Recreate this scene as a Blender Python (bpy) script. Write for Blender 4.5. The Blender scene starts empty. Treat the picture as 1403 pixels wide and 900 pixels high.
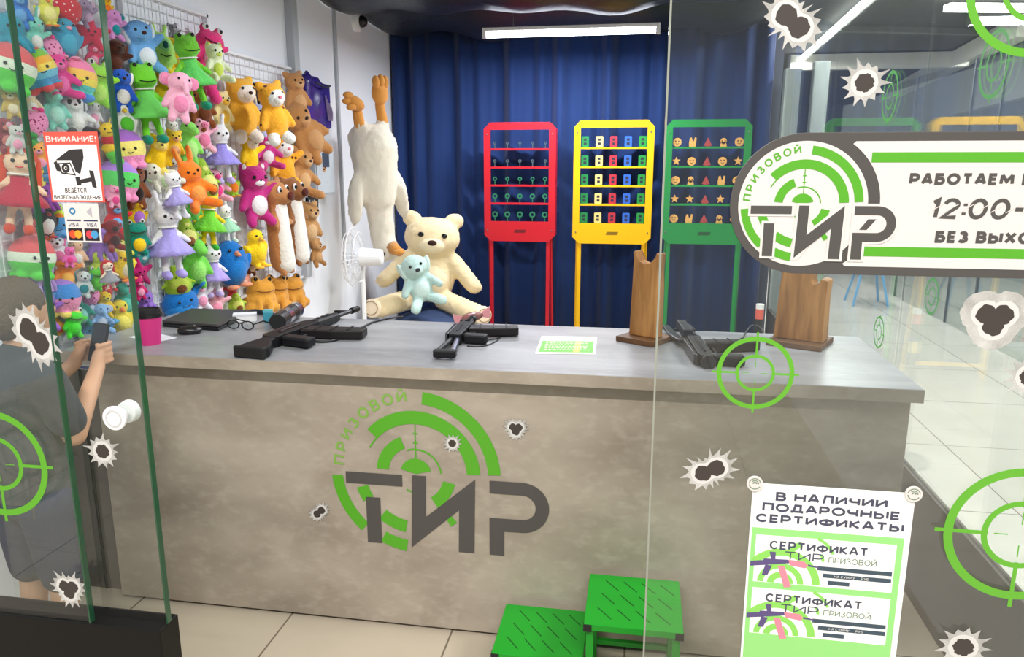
import bpy, bmesh, math, random
from mathutils import Vector, Matrix, Euler
random.seed(7)
S = bpy.context.scene
COL = S.collection
PI = math.pi
R = math.radians

# ------------------------------------------------------------------ camera
FOC, PITCH, YAW, CAMH = 1030.0, R(12.3), R(9.6), 1.6
cam = bpy.data.cameras.new('camera')
cam.sensor_fit = 'HORIZONTAL'; cam.sensor_width = 36; cam.lens = FOC / 1403 * 36
cam.clip_start = .05; cam.clip_end = 100
camo = bpy.data.objects.new('camera', cam); COL.objects.link(camo)
camo.location = (0, 0, CAMH); camo.rotation_euler = (PI/2 - PITCH, 0, YAW)
S.camera = camo
S.view_settings.view_transform = 'Standard'
S.view_settings.look = 'None'
S.view_settings.gamma = 1
S.view_settings.use_curve_mapping = False
S.view_settings.exposure = 0.0

# ------------------------------------------------------------------ world (soft light of the mall hall)
W = bpy.data.worlds.new('world'); S.world = W; W.use_nodes = True
bg = W.node_tree.nodes['Background']
bg.inputs[0].default_value = (.93, .97, 1.0, 1); bg.inputs[1].default_value = .54

# ------------------------------------------------------------------ lights of the room
def area(name, loc, sx, sy, power, color=(1, 1, 1), rot=(0, 0, 0)):
    l = bpy.data.lights.new(name, 'AREA'); l.shape = 'RECTANGLE'
    l.size = sx; l.size_y = sy; l.energy = power; l.color = color
    o = bpy.data.objects.new(name, l); COL.objects.link(o)
    o.location = loc; o.rotation_euler = rot
    return o
TUBE_P, TUBE2_P, MALL_P, CORR_P = 46, 44, 500, 270
area('tube_light_back', (-.53, 5.55, 2.474), 1.22, .05, TUBE_P, (.93, .96, 1))
area('tube_light_front', (-.45, 3.55, 2.55), 1.22, .05, TUBE2_P, (.93, .96, 1))
area('mall_light_row', (-.4, -1.55, 4.85), 6.0, .12, MALL_P, (1, .95, .89))
area('corridor_light', (1.98, 8.6, 3.004), .045, 6.0, CORR_P, (1, .985, .95), (0, 0, -.05))
area('corridor_light_near', (2.6, 2.2, 3.0), 1.2, .25, CORR_P * .45, (1, .98, .93))

# ------------------------------------------------------------------ pixel rays onto real planes
FW = Vector((-math.sin(YAW)*math.cos(PITCH), math.cos(YAW)*math.cos(PITCH), -math.sin(PITCH)))
RT = Vector((math.cos(YAW), math.sin(YAW), 0)); UP = RT.cross(FW)
CC = Vector((0, 0, CAMH))
def ray(px, py): return FW + RT*((px-701.5)/FOC) + UP*((450-py)/FOC)
def onY(px, py, Y): d = ray(px, py); return CC + d*(Y/d.y)
def onX(px, py, X): d = ray(px, py); return CC + d*(X/d.x)
def onZ(px, py, Z): d = ray(px, py); return CC + d*((Z-CAMH)/d.z)
def depth(p): return (Vector(p)-CC).dot(FW)

# ------------------------------------------------------------------ materials
def lin(c):
    return tuple((v/12.92 if v <= .04045 else ((v+.055)/1.055)**2.4) for v in (x/255 for x in c))
MC = {}
def mat(name, rgb, rough=.5, metal=0, spec=.5, sheen=0, bump=0, bscale=60, coat=0):
    if name in MC: return MC[name]
    m = bpy.data.materials.new(name); m.use_nodes = True
    nt = m.node_tree; b = nt.nodes['Principled BSDF']
    b.inputs['Base Color'].default_value = (*lin(rgb), 1)
    b.inputs['Roughness'].default_value = rough; b.inputs['Metallic'].default_value = metal
    b.inputs['Specular IOR Level'].default_value = spec
    b.inputs['Sheen Weight'].default_value = sheen
    b.inputs['Coat Weight'].default_value = coat
    if bump:
        tc = nt.nodes.new('ShaderNodeTexCoord'); n = nt.nodes.new('ShaderNodeTexNoise')
        n.inputs['Scale'].default_value = bscale; n.inputs['Detail'].default_value = 4
        bp = nt.nodes.new('ShaderNodeBump'); bp.inputs['Strength'].default_value = bump; bp.inputs['Distance'].default_value = .01
        nt.links.new(tc.outputs['Object'], n.inputs['Vector']); nt.links.new(n.outputs['Fac'], bp.inputs['Height'])
        nt.links.new(bp.outputs['Normal'], b.inputs['Normal'])
    MC[name] = m
    return m
def plush(rgb):
    return mat('plush_%02x%02x%02x' % tuple(int(v) for v in rgb), rgb, rough=.95, spec=.15, sheen=.25, bump=.5, bscale=26)
def emit(name, rgb, strength):
    if name in MC: return MC[name]
    m = bpy.data.materials.new(name); m.use_nodes = True; nt = m.node_tree
    b = nt.nodes['Principled BSDF']; b.inputs['Emission Color'].default_value = (*lin(rgb), 1)
    b.inputs['Emission Strength'].default_value = strength
    MC[name] = m; return m
def noise_mat(name, ca, cb, cc, scale=(2, 2, 2), rough=.5, spec=.4, detail=8, fine=30, bump=.05, stretch=None):
    m = bpy.data.materials.new(name); m.use_nodes = True; nt = m.node_tree; b = nt.nodes['Principled BSDF']
    tc = nt.nodes.new('ShaderNodeTexCoord'); mp = nt.nodes.new('ShaderNodeMapping'); mp.inputs['Scale'].default_value = scale
    n1 = nt.nodes.new('ShaderNodeTexNoise'); n1.inputs['Scale'].default_value = 1; n1.inputs['Detail'].default_value = detail; n1.inputs['Roughness'].default_value = .54
    n1.inputs['Distortion'].default_value = .4
    n2 = nt.nodes.new('ShaderNodeTexNoise'); n2.inputs['Scale'].default_value = fine; n2.inputs['Detail'].default_value = 5
    r1 = nt.nodes.new('ShaderNodeValToRGB'); e = r1.color_ramp.elements
    e[0].position = .3; e[0].color = (*lin(ca), 1); e[1].position = .7; e[1].color = (*lin(cb), 1)
    mx = nt.nodes.new('ShaderNodeMix'); mx.data_type = 'RGBA'
    r2 = nt.nodes.new('ShaderNodeValToRGB'); f = r2.color_ramp.elements
    f[0].position = .5; f[0].color = (0, 0, 0, 1); f[1].position = .75; f[1].color = (.32, .32, .32, 1)
    nt.links.new(tc.outputs['Object'], mp.inputs['Vector'])
    nt.links.new(mp.outputs['Vector'], n1.inputs['Vector']); nt.links.new(mp.outputs['Vector'], n2.inputs['Vector'])
    nt.links.new(n1.outputs['Fac'], r1.inputs['Fac']); nt.links.new(n2.outputs['Fac'], r2.inputs['Fac'])
    nt.links.new(r2.outputs['Color'], mx.inputs['Factor']); nt.links.new(r1.outputs['Color'], mx.inputs['A'])
    mx.inputs['B'].default_value = (*lin(cc), 1)
    nt.links.new(mx.outputs['Result'], b.inputs['Base Color'])
    b.inputs['Roughness'].default_value = rough; b.inputs['Specular IOR Level'].default_value = spec
    if bump:
        bp = nt.nodes.new('ShaderNodeBump'); bp.inputs['Strength'].default_value = bump; bp.inputs['Distance'].default_value = .005
        nt.links.new(n2.outputs['Fac'], bp.inputs['Height']); nt.links.new(bp.outputs['Normal'], b.inputs['Normal'])
    return m
def tile_mat(name, c, c2, joint, size, rough=.25, spec=.5):
    m = bpy.data.materials.new(name); m.use_nodes = True; nt = m.node_tree; b = nt.nodes['Principled BSDF']
    tc = nt.nodes.new('ShaderNodeTexCoord')
    br = nt.nodes.new('ShaderNodeTexBrick'); br.offset = 0; br.squash = 1
    br.inputs['Scale'].default_value = 1; br.inputs['Brick Width'].default_value = size; br.inputs['Row Height'].default_value = size
    br.inputs['Mortar Size'].default_value = .0035; br.inputs['Color1'].default_value = (*lin(c), 1); br.inputs['Color2'].default_value = (*lin(c2), 1)
    br.inputs['Mortar'].default_value = (*lin(joint), 1)
    n = nt.nodes.new('ShaderNodeTexNoise'); n.inputs['Scale'].default_value = 3; n.inputs['Detail'].default_value = 8
    mx = nt.nodes.new('ShaderNodeMix'); mx.data_type = 'RGBA'; mx.blend_type = 'MULTIPLY'; mx.inputs['Factor'].default_value = .25
    nt.links.new(tc.outputs['Object'], br.inputs['Vector']); nt.links.new(tc.outputs['Object'], n.inputs['Vector'])
    nt.links.new(br.outputs['Color'], mx.inputs['A']); nt.links.new(n.outputs['Fac'], mx.inputs['B'])
    nt.links.new(mx.outputs['Result'], b.inputs['Base Color'])
    b.inputs['Roughness'].default_value = rough; b.inputs['Specular IOR Level'].default_value = spec
    return m
def glass_mat(name, tint, ior=1.5, gain=1.0):
    m = bpy.data.materials.new(name); m.use_nodes = True; nt = m.node_tree
    for n in list(nt.nodes): nt.nodes.remove(n)
    out = nt.nodes.new('ShaderNodeOutputMaterial'); t = nt.nodes.new('ShaderNodeBsdfTransparent'); g = nt.nodes.new('ShaderNodeBsdfGlossy')
    t.inputs['Color'].default_value = (*tint, 1); g.inputs['Roughness'].default_value = 0.0; g.inputs['Color'].default_value = (gain, gain, gain, 1)
    fr = nt.nodes.new('ShaderNodeFresnel'); ge = nt.nodes.new('ShaderNodeNewGeometry'); mr = nt.nodes.new('ShaderNodeMapRange')
    mr.inputs['To Min'].default_value = ior; mr.inputs['To Max'].default_value = 1/ior      # thin pane: the far face counts like the near one
    nt.links.new(ge.outputs['Backfacing'], mr.inputs['Value']); nt.links.new(mr.outputs[0], fr.inputs['IOR'])
    mx = nt.nodes.new('ShaderNodeMixShader')
    nt.links.new(fr.outputs[0], mx.inputs[0]); nt.links.new(t.outputs[0], mx.inputs[1]); nt.links.new(g.outputs[0], mx.inputs[2])
    nt.links.new(mx.outputs[0], out.inputs[0])
    return m
def stripes_mat(name, cols, axis='Z', lo=0, hi=1):
    if name in MC: return MC[name]
    m = plush((1, 1, len(MC) % 250)).copy(); m.name = name; nt = m.node_tree; b = nt.nodes['Principled BSDF']
    tc = nt.nodes.new('ShaderNodeTexCoord'); sp = nt.nodes.new('ShaderNodeSeparateXYZ'); mr = nt.nodes.new('ShaderNodeMapRange')
    mr.inputs['From Min'].default_value = lo; mr.inputs['From Max'].default_value = hi
    rp = nt.nodes.new('ShaderNodeValToRGB'); rp.color_ramp.interpolation = 'CONSTANT'
    e = rp.color_ramp.elements
    while len(e) < len(cols): e.new(.5)
    for i, c in enumerate(cols): e[i].position = i/len(cols); e[i].color = (*lin(c), 1)
    nt.links.new(tc.outputs['Object'], sp.inputs[0]); nt.links.new(sp.outputs[axis], mr.inputs[0])
    nt.links.new(mr.outputs[0], rp.inputs[0]); nt.links.new(rp.outputs[0], b.inputs['Base Color'])
    MC[name] = m; return m
def spots_mat(name, base, spot, scale=7, th=.33):
    if name in MC: return MC[name]
    m = plush((2, 2, len(MC) % 250)).copy(); m.name = name; nt = m.node_tree; b = nt.nodes['Principled BSDF']
    tc = nt.nodes.new('ShaderNodeTexCoord'); v = nt.nodes.new('ShaderNodeTexVoronoi'); v.inputs['Scale'].default_value = scale
    rp = nt.nodes.new('ShaderNodeValToRGB'); rp.color_ramp.interpolation = 'CONSTANT'; e = rp.color_ramp.elements
    e[0].color = (*lin(spot), 1); e[1].position = th; e[1].color = (*lin(base), 1)
    nt.links.new(tc.outputs['Object'], v.inputs['Vector']); nt.links.new(v.outputs['Distance'], rp.inputs[0]); nt.links.new(rp.outputs[0], b.inputs['Base Color'])
    MC[name] = m; return m

# ------------------------------------------------------------------ mesh builders
class MB:
    def __init__(s): s.v = []; s.f = []; s.M = Matrix.Identity(4)
    def add(s, vs, fs):
        o = len(s.v); s.v += [tuple(s.M @ Vector(p)) for p in vs]; s.f += [tuple(i+o for i in f) for f in fs]; return s
    def box(s, x0, x1, y0, y1, z0, z1):
        return s.add([(x0,y0,z0),(x1,y0,z0),(x1,y1,z0),(x0,y1,z0),(x0,y0,z1),(x1,y0,z1),(x1,y1,z1),(x0,y1,z1)],
                     [(0,3,2,1),(4,5,6,7),(0,1,5,4),(1,2,6,5),(2,3,7,6),(3,0,4,7)])
    def prism(s, poly, d0, d1, axis='z'):
        """poly in two axes extruded along the third"""
        n = len(poly)
        if axis == 'y' and abs(d1-d0) < .002: s.k = getattr(s, 'k', 0)+1; d1 += 8e-6*(s.k % 9)     # printed layers never share one plane
        a = sum(poly[i][0]*poly[(i+1)%n][1]-poly[(i+1)%n][0]*poly[i][1] for i in range(n))
        if a < 0: poly = poly[::-1]
        if axis == 'z': mk = lambda p, d: (p[0], p[1], d)
        elif axis == 'y': mk = lambda p, d: (p[0], -d, p[1])       # faces the viewer (-Y) with growing d
        else: mk = lambda p, d: (d, p[0], p[1])
        vs = [mk(p, d0) for p in poly] + [mk(p, d1) for p in poly]
        fs = [tuple(range(n))[::-1], tuple(range(n, 2*n))] + [(i, (i+1) % n, n+(i+1) % n, n+i) for i in range(n)]
        return s.add(vs, fs)
    def ring(s, r0, r1, a0, a1, d0, d1, cx=0, cy=0, axis='y', n=None):
        """flat annulus sector"""
        n = n or max(4, int(abs(a1-a0)/5)); full = abs(a1-a0) >= 359.9
        for i in range(n):
            t0 = R(a0+(a1-a0)*i/n); t1 = R(a0+(a1-a0)*(i+1)/n)
            q = [(cx+r0*math.cos(t0), cy+r0*math.sin(t0)), (cx+r1*math.cos(t0), cy+r1*math.sin(t0)),
                 (cx+r1*math.cos(t1), cy+r1*math.sin(t1)), (cx+r0*math.cos(t1), cy+r0*math.sin(t1))]
            if r0 <= 0: q = [(cx, cy), q[1], q[2]]
            s.prism(q, d0, d1, axis)
        return s
    def cyl(s, a, b, r0, r1=None, n=12, caps=True):
        r1 = r0 if r1 is None else r1; a = Vector(a); b = Vector(b); d = (b-a).normalized()
        u = d.orthogonal().normalized(); w = d.cross(u)
        vs = [];
        for p, r in ((a, r0), (b, r1)):
            for i in range(n):
                t = 2*PI*i/n; vs.append(tuple(p + u*(r*math.cos(t)) + w*(r*math.sin(t))))
        fs = [(i, (i+1) % n, n+(i+1) % n, n+i) for i in range(n)]
        if caps: fs += [tuple(range(n))[::-1], tuple(range(n, 2*n))]
        return s.add(vs, fs)
    def tube(s, pts, r, n=8):
        pts = [Vector(p) for p in pts]; vs = []; fs = []; u = None
        for k, p in enumerate(pts):
            d = (pts[min(k+1, len(pts)-1)] - pts[max(k-1, 0)]).normalized()
            u = d.orthogonal().normalized() if u is None else (u - d*u.dot(d)).normalized()
            w = d.cross(u); rr = r[k] if isinstance(r, (list, tuple)) else r
            vs += [tuple(p + u*(rr*math.cos(2*PI*i/n)) + w*(rr*math.sin(2*PI*i/n))) for i in range(n)]
        for k in range(len(pts)-1):
            for i in range(n): fs.append((k*n+i, k*n+(i+1) % n, (k+1)*n+(i+1) % n, (k+1)*n+i))
        fs += [tuple(range(n))[::-1], tuple(range((len(pts)-1)*n, len(pts)*n))]
        return s.add(vs, fs)
    def lathe(s, prof, n=20, c=(0, 0, 0), wave=0, wn=8):
        vs = []; fs = []
        for k, (r, z) in enumerate(prof):
            for i in range(n):
                t = 2*PI*i/n; rr = r*(1+wave*(k/(len(prof)-1))*math.sin(wn*t))
                vs.append((c[0]+rr*math.cos(t), c[1]+rr*math.sin(t), c[2]+z))
        for k in range(len(prof)-1):
            for i in range(n): fs.append((k*n+i, k*n+(i+1) % n, (k+1)*n+(i+1) % n, (k+1)*n+i))
        fs += [tuple(range(n))[::-1], tuple(range((len(prof)-1)*n, len(prof)*n))]
        return s.add(vs, fs)
    def ell(s, c, r, rot=None, n=16, m=10):
        vs = []; fs = []; M = rot.to_matrix() if rot else Matrix.Identity(3); c = Vector(c)
        if not isinstance(r, (tuple, list)): r = (r, r, r)
        vs.append(tuple(c + M @ Vector((0, 0, r[2]))))
        for k in range(1, m):
            p = PI*k/m
            for i in range(n):
                t = 2*PI*i/n
                vs.append(tuple(c + M @ Vector((r[0]*math.sin(p)*math.cos(t), r[1]*math.sin(p)*math.sin(t), r[2]*math.cos(p)))))
        vs.append(tuple(c + M @ Vector((0, 0, -r[2])))); L = len(vs)-1
        for i in range(n):
            fs.append((0, 1+i, 1+(i+1) % n)); fs.append((L, L-n+(i+1) % n, L-n+i))
        for k in range(m-2):
            for i in range(n):
                a = 1+k*n+i; b = 1+k*n+(i+1) % n; fs.append((a, a+n, b+n, b))
        return s.add(vs, fs)
    def cap(s, a, b, r0, r1=None, n=14):
        """tapering capsule"""
        r1 = r0 if r1 is None else r1
        a = Vector(a); b = Vector(b); pts = []; rr = []
        d = (b-a).normalized()
        for k in range(5):
            t = PI/2*(1-k/4); pts.append(a - d*(r0*math.sin(t))); rr.append(max(r0*math.cos(t), r0*.05))
        for k in range(5):
            t = PI/2*k/4; pts.append(b + d*(r1*math.sin(t))); rr.append(max(r1*math.cos(t), r1*.05))
        return s.tube(pts, rr, n)
    def mesh(s, name):
        me = bpy.data.meshes.new(name); me.from_pydata(s.v, [], s.f); me.update(); return me
    def build(s, name, m=None, parent=None, loc=None, smooth=False, bevel=0, label=None, rot=None, seg=2):
        me = s.mesh(name)
        bm = bmesh.new(); bm.from_mesh(me); bmesh.ops.recalc_face_normals(bm, faces=bm.faces[:]); bm.to_mesh(me); bm.free()
        return link(name, me, m, parent, loc, smooth, bevel, label, rot, seg)
def link(name, me, m=None, parent=None, loc=None, smooth=False, bevel=0, label=None, rot=None, seg=2):
    o = bpy.data.objects.new(name, me); COL.objects.link(o)
    if m:
        if len(me.materials) == 0: me.materials.append(m)
        else:
            o.material_slots[0].link = 'OBJECT'; o.material_slots[0].material = m
    if parent: o.parent = parent
    if loc is not None: o.location = loc
    if rot is not None: o.rotation_euler = rot
    if smooth:
        me.polygons.foreach_set('use_smooth', [True]*len(me.polygons))
    if bevel:
        b = o.modifiers.new('bevel', 'BEVEL'); b.width = bevel; b.segments = seg; b.limit_method = 'ANGLE'; b.angle_limit = R(40)
    if label: o['label'] = label
    return o
def tag(o, label, cat, group=None):
    o['label'] = label; o['category'] = cat
    if group: o['group'] = group
    return o
def empty(name, loc, rot=(0, 0, 0), scale=None):
    o = bpy.data.objects.new(name, None); COL.objects.link(o); o.location = loc; o.rotation_euler = rot
    o.empty_display_size = .05
    if scale: o.scale = (scale,)*3
    return o
def struct(o, stuff=None): o['kind'] = 'structure'; return o

# lettering: a stroke alphabet drawn in a unit box, every letter a set of ribbons
def arc_(cx, cy, rx, ry, a0, a1, n=9):
    return [(cx+rx*math.cos(R(a0+(a1-a0)*i/n)), cy+ry*math.sin(R(a0+(a1-a0)*i/n))) for i in range(n+1)]
EL = arc_(.5, .5, .5, .5, 90, 450, 24)
GLY = {
 'А': (.92, [[(0, 0), (.43, 1), (.57, 1), (1, 0)], [(.2, .3), (.8, .3)]]),
 'Б': (.80, [[(.95, 1), (0, 1), (0, 0), (.6, 0)] + arc_(.62, .29, .38, .29, -90, 90) + [(0, .58)]]),
 'В': (.80, [[(.5, .54), (0, .54), (0, 1), (.55, 1)] + arc_(.56, .77, .36, .23, 90, -90) + [(.4, .54)], [(0, .6), (0, 0), (.58, 0)] + arc_(.6, .27, .4, .27, -90, 90) + [(.4, .54)]]),
 'Д': (.95, [[(.16, .06), (.32, 1), (.84, 1), (.84, .06)], [(0, -.16), (0, .06), (1, .06), (1, -.16)]]),
 'Е': (.72, [[(1, 1), (0, 1), (0, 0), (1, 0)], [(0, .5), (.9, .5)]]),
 'Ж': (1.2, [[(.5, 0), (.5, 1)], [(0, 1), (.42, .5), (0, 0)], [(1, 1), (.58, .5), (1, 0)]]),
 'З': (.76, [arc_(.45, .76, .44, .24, 155, -90) + arc_(.45, .26, .55, .26, 90, -155)]),
 'И': (.88, [[(0, 1), (0, 0)], [(0, .05), (1, .95)], [(1, 1), (1, 0)]]),
 'К': (.82, [[(0, 0), (0, 1)], [(1, 1), (.12, .5), (1, 0)]]),
 'Л': (.90, [[(0, 0), (.12, .08), (.26, 1), (1, 1), (1, 0)]]),
 'М': (1.1, [[(0, 0), (.06, .98)], [(.06, .98), (.5, .25), (.94, .98)], [(.94, .98), (1, 0)]]),
 'Н': (.88, [[(0, 0), (0, 1)], [(1, 0), (1, 1)], [(0, .5), (1, .5)]]),
 'О': (1.02, [EL]),
 'П': (.88, [[(0, 0), (0, 1), (1, 1), (1, 0)]]),
 'Р': (.80, [[(0, 0), (0, 1), (.55, 1)] + arc_(.56, .69, .44, .31, 90, -90) + [(0, .38)]]),
 'С': (.92, [arc_(.52, .5, .52, .5, 42, 318, 18)]),
 'Т': (.84, [[(0, 1), (1, 1)], [(.5, 1), (.5, 0)]]),
 'У': (.88, [[(0, 1), (.52, .32)], [(1, 1), (.5, .18), (.36, 0), (.12, 0)]]),
 'Ф': (1.15, [arc_(.5, .5, .5, .33, 90, 450, 22), [(.5, -.03), (.5, 1.03)]]),
 'Х': (.90, [[(0, 0), (1, 1)], [(0, 1), (1, 0)]]),
 'Ч': (.82, [[(0, 1), (0, .66)] + arc_(.28, .66, .28, .24, 180, 270, 5) + [(1, .42)], [(1, 1), (1, 0)]]),
 'Ы': (1.08, [[(0, 1), (0, 0), (.36, 0)] + arc_(.38, .29, .26, .29, -90, 90) + [(0, .58)], [(1, 0), (1, 1)]]),
 'Ю': (1.25, [[(0, 0), (0, 1)], [(0, .5), (.3, .5)], arc_(.66, .5, .34, .5, 90, 450, 22)]),
 'Я': (.80, [[(1, 0), (1, 1), (.45, 1)] + arc_(.44, .70, .44, .30, 90, 270) + [(1, .40)], [(.45, .40), (0, 0)]]),
 '0': (.80, [arc_(.5, .5, .5, .5, 90, 450, 20)]),
 '1': (.36, [[(0, .85), (1, 1), (1, 0)]]),
 '2': (.74, [arc_(.5, .72, .48, .28, 170, -30) + [(0, 0), (1, 0)]]),
 '9': (.78, [arc_(.5, .68, .5, .32, 0, 360, 18), [(1, .68), (.95, .3), (.55, 0)]]),
 ':': (.12, [[(.5, .14), (.5, .28)], [(.5, .66), (.5, .80)]]),
 '-': (.5, [[(0, .48), (1, .48)]]),
 '!': (.16, [[(.5, 1), (.5, .34)], [(.5, 0), (.5, .12)]]),
 '.': (.14, [[(.5, 0), (.5, .1)]]),
 'V': (.9, [[(0, 1), (.43, 0), (.57, 0), (1, 1)]]), 'I': (.1, [[(.5, 0), (.5, 1)]]), 'S': (.76, [arc_(.5, .75, .48, .25, 30, 270) + arc_(.5, .25, .5, .25, 90, -150)]),
 'A': (.92, [[(0, 0), (.43, 1), (.57, 1), (1, 0)], [(.2, .3), (.8, .3)]]), ' ': (.34, []),
}
GLY['Й'] = (.88, GLY['И'][1] + [arc_(.5, 1.36, .26, .14, 200, 340, 5)])
GLY['Ё'] = (.72, GLY['Е'][1] + [[(.25, 1.22), (.25, 1.36)], [(.75, 1.22), (.75, 1.36)]])
def ribbon(pts, hw):
    """left and right edge of a stroke with mitred corners"""
    pts = [Vector(p) for p in pts]; n = len(pts); closed = n > 4 and (pts[0]-pts[-1]).length < 1e-6
    L = []; Q = []
    for i, p in enumerate(pts):
        a = pts[i-1] if i > 0 else (pts[-2] if closed else None); b = pts[i+1] if i < n-1 else (pts[1] if closed else None)
        d0 = (p-a).normalized() if a is not None else None; d1 = (b-p).normalized() if b is not None else None
        if d0 is None: d0 = d1
        if d1 is None: d1 = d0
        n0 = Vector((-d0.y, d0.x)); n1 = Vector((-d1.y, d1.x)); m = n0+n1
        m = m.normalized() if m.length > 1e-6 else n0
        k = hw/max(.5, m.dot(n0)); L.append(p+m*k); Q.append(p-m*k)
    return L, Q
def put_text(mb, st, x0, y0, w, h, d, bold=.012, shear=0, map2=None):
    """letters fitted to the box x0..x0+w, y0..y0+h at offset d in front of the face"""
    sw = (.135+max(0, bold)*1.5)*h; gap = .13
    tw = sum(GLY[c][0] for c in st) + gap*(len(st)-1)
    if w is None: w = tw*h
    k = w/(tw*h); x = 0; lay = 0
    for ch in st:
        gw, strokes = GLY[ch]; gx0 = x0+x*h*k+sw/2; gwid = max(gw*h*k-sw, .0)
        for s_ in strokes:
            pts = [(gx0+u*gwid + (0 if gwid else 0), y0+sw/2+v*(h-sw)) for u, v in s_]
            L, Q = ribbon(pts, sw/2); n = len(L); lay += 1; dd = d + .00004*(lay % 3)
            q = []
            for j_, P_ in enumerate(L+Q):
                xx, yy = P_.x + shear*(P_.y-y0), P_.y
                if map2: xx, yy = map2((xx, yy))
                q.append((xx, -dd-.00003*(j_ % n)/n, yy))
            mb.add(q, [(i, i+1, n+i+1, n+i) for i in range(n-1)])
        x += gw+gap
    return w
# ------------------------------------------------------------------ shared materials
GREEN = mat('vinyl_green', (84, 166, 32), .5)
DARK = mat('vinyl_dark_grey', (78, 74, 72), .5)
WHITE = mat('vinyl_white', (220, 215, 211), .5)
BLACK = mat('black_plastic', (22, 22, 24), .35)
SILVER = noise_mat('bullet_foil', (150, 148, 144), (206, 204, 200), (228, 227, 224), (16, 16, 16), .4, .5, 5, 20, 0)
HOLE = mat('bullet_hole_print', (62, 54, 50), .6)
CONC = noise_mat('concrete_laminate', (146, 135, 121), (180, 169, 154), (198, 188, 175), (2.4, 3, 4.2), .42, .35, 11, 9, .04)
CONCTOP = noise_mat('concrete_laminate_top', (120, 121, 125), (152, 153, 158), (168, 169, 174), (1.6, 7, 5), .34, .4, 9, 12, .02)
CHROME = mat('chrome', (205, 205, 208), .18, 1)
WHITEPL = mat('white_plastic', (236, 236, 238), .35)

# ------------------------------------------------------------------ setting
XW, YB, XP, YG = -2.11, 6.5, 1.05, 1.60          # left wall, back wall, glass partition, front glass
WALLM = mat('white_wall_paint', (240, 242, 250), .6, bump=.04, bscale=40)
FLOORM = tile_mat('beige_floor_tiles', (196, 184, 166), (190, 178, 160), (120, 108, 95), .6, .22)
FLOORW = tile_mat('pale_corridor_tiles', (226, 222, 214), (222, 217, 208), (140, 134, 126), .9, .16)
struct(MB().box(-4.5, XP+.03, -4, YB+.1, -.05, 0).build('floor', FLOORM))
struct(MB().box(XP+.03, 9, -4, 22, -.05, 0).build('floor_corridor', FLOORW))
struct(MB().box(XW-.1, XW, 1.66, YB+.1, 0, 3.05).build('wall_left', WALLM))
struct(MB().box(XW, XP+.02, YB, YB+.1, 0, 3.05).build('wall_back', mat('back_wall', (90, 95, 110), .8)))
# vertical corner trims and conduit of the white wall
for i, (px, w, d) in enumerate(((395, .07, .05), (457, .03, .02))):
    p = onX(px, 50, XW)
    struct(MB().box(XW, XW+d, p.y-w/2, p.y+w/2, .9, 2.9).build('trim_%d' % (i+1), mat('grey_trim', (176, 180, 186), .5), bevel=.004))
# draped satin ceiling
nx, ny = 44, 60
vs = []; fs = []
rnd = random.Random(3); ph = [(rnd.uniform(0, 6), rnd.uniform(2, 7), rnd.uniform(-2, 2), rnd.uniform(.006, .016)) for _ in range(9)]
for j in range(ny+1):
    for i in range(nx+1):
        x = XW+.01 + (XP-XW-.02)*i/nx; y = 1.9 + (YB-1.9)*j/ny
        sag = .10*abs(math.sin(PI*(y-1.9)/.92))
        z = 2.66 + .06*(1-sag/.10) - .0 - sag*.9*math.sin(PI*min(1, max(0, i/nx)))**.4
        z += sum(a*math.sin(kx*x*1.6+ky*y*2.2+p) for p, kx, ky, a in ph)
        vs.append((x, y, z))
for j in range(ny):
    for i in range(nx):
        a = j*(nx+1)+i; fs.append((a, a+1, a+nx+2, a+nx+1))
CEILM = mat('grey_satin_fabric', (24, 26, 33), .4, spec=.4, bump=.9, bscale=7)
mb = MB(); mb.add(vs, fs); ce = struct(mb.build('ceiling', CEILM, smooth=True))
so = ce.modifiers.new('thickness', 'SOLIDIFY'); so.thickness = .006; so.offset = 1
# corridor ceiling, bulkhead and far wall
struct(MB().box(XP+.05, 9, 1.0, 22, 3.12, 3.2).build('ceiling_corridor', mat('dark_ceiling', (84, 86, 88), .7)))
struct(MB().box(1.2, 9, 21.5, 21.6, 0, 3.2).build('wall_far', mat('far_wall', (120, 122, 122), .8)))
struct(MB().box(5.2, 5.3, 3, 21.5, 0, 3.12).build('wall_right', mat('shop_wall', (170, 174, 172), .7)))
a, b = Vector((3.95, 8.96, 0)), Vector((5.1, 17.7, 0)); 
mb = MB(); mb.prism([(a.x, a.y), (b.x, b.y), (b.x+.1, b.y), (a.x+.1, a.y)], 2.3, 3.0); struct(mb.build('wall_bulkhead', mat('bulkhead_grey', (128, 128, 124), .7)))
# low black walls under the glazing
BLK = mat('black_low_wall', (16, 15, 15), .45, spec=.25)
GRYL = mat('grey_low_wall', (92, 86, 80), .32, spec=.5)
struct(MB().box(XW-.6, -1.197, YG-.03, YG+.05, 0, .41).build('wall_front_left', BLK, bevel=.003))
struct(MB().box(.05, XP+.02, YG-.03, YG+.05, 0, .41).build('wall_front_right', BLK, bevel=.003))
struct(MB().box(XP, XP+.03, YG+.05, 6.3, 0, .45).build('wall_side_low', GRYL, bevel=.002))
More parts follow.
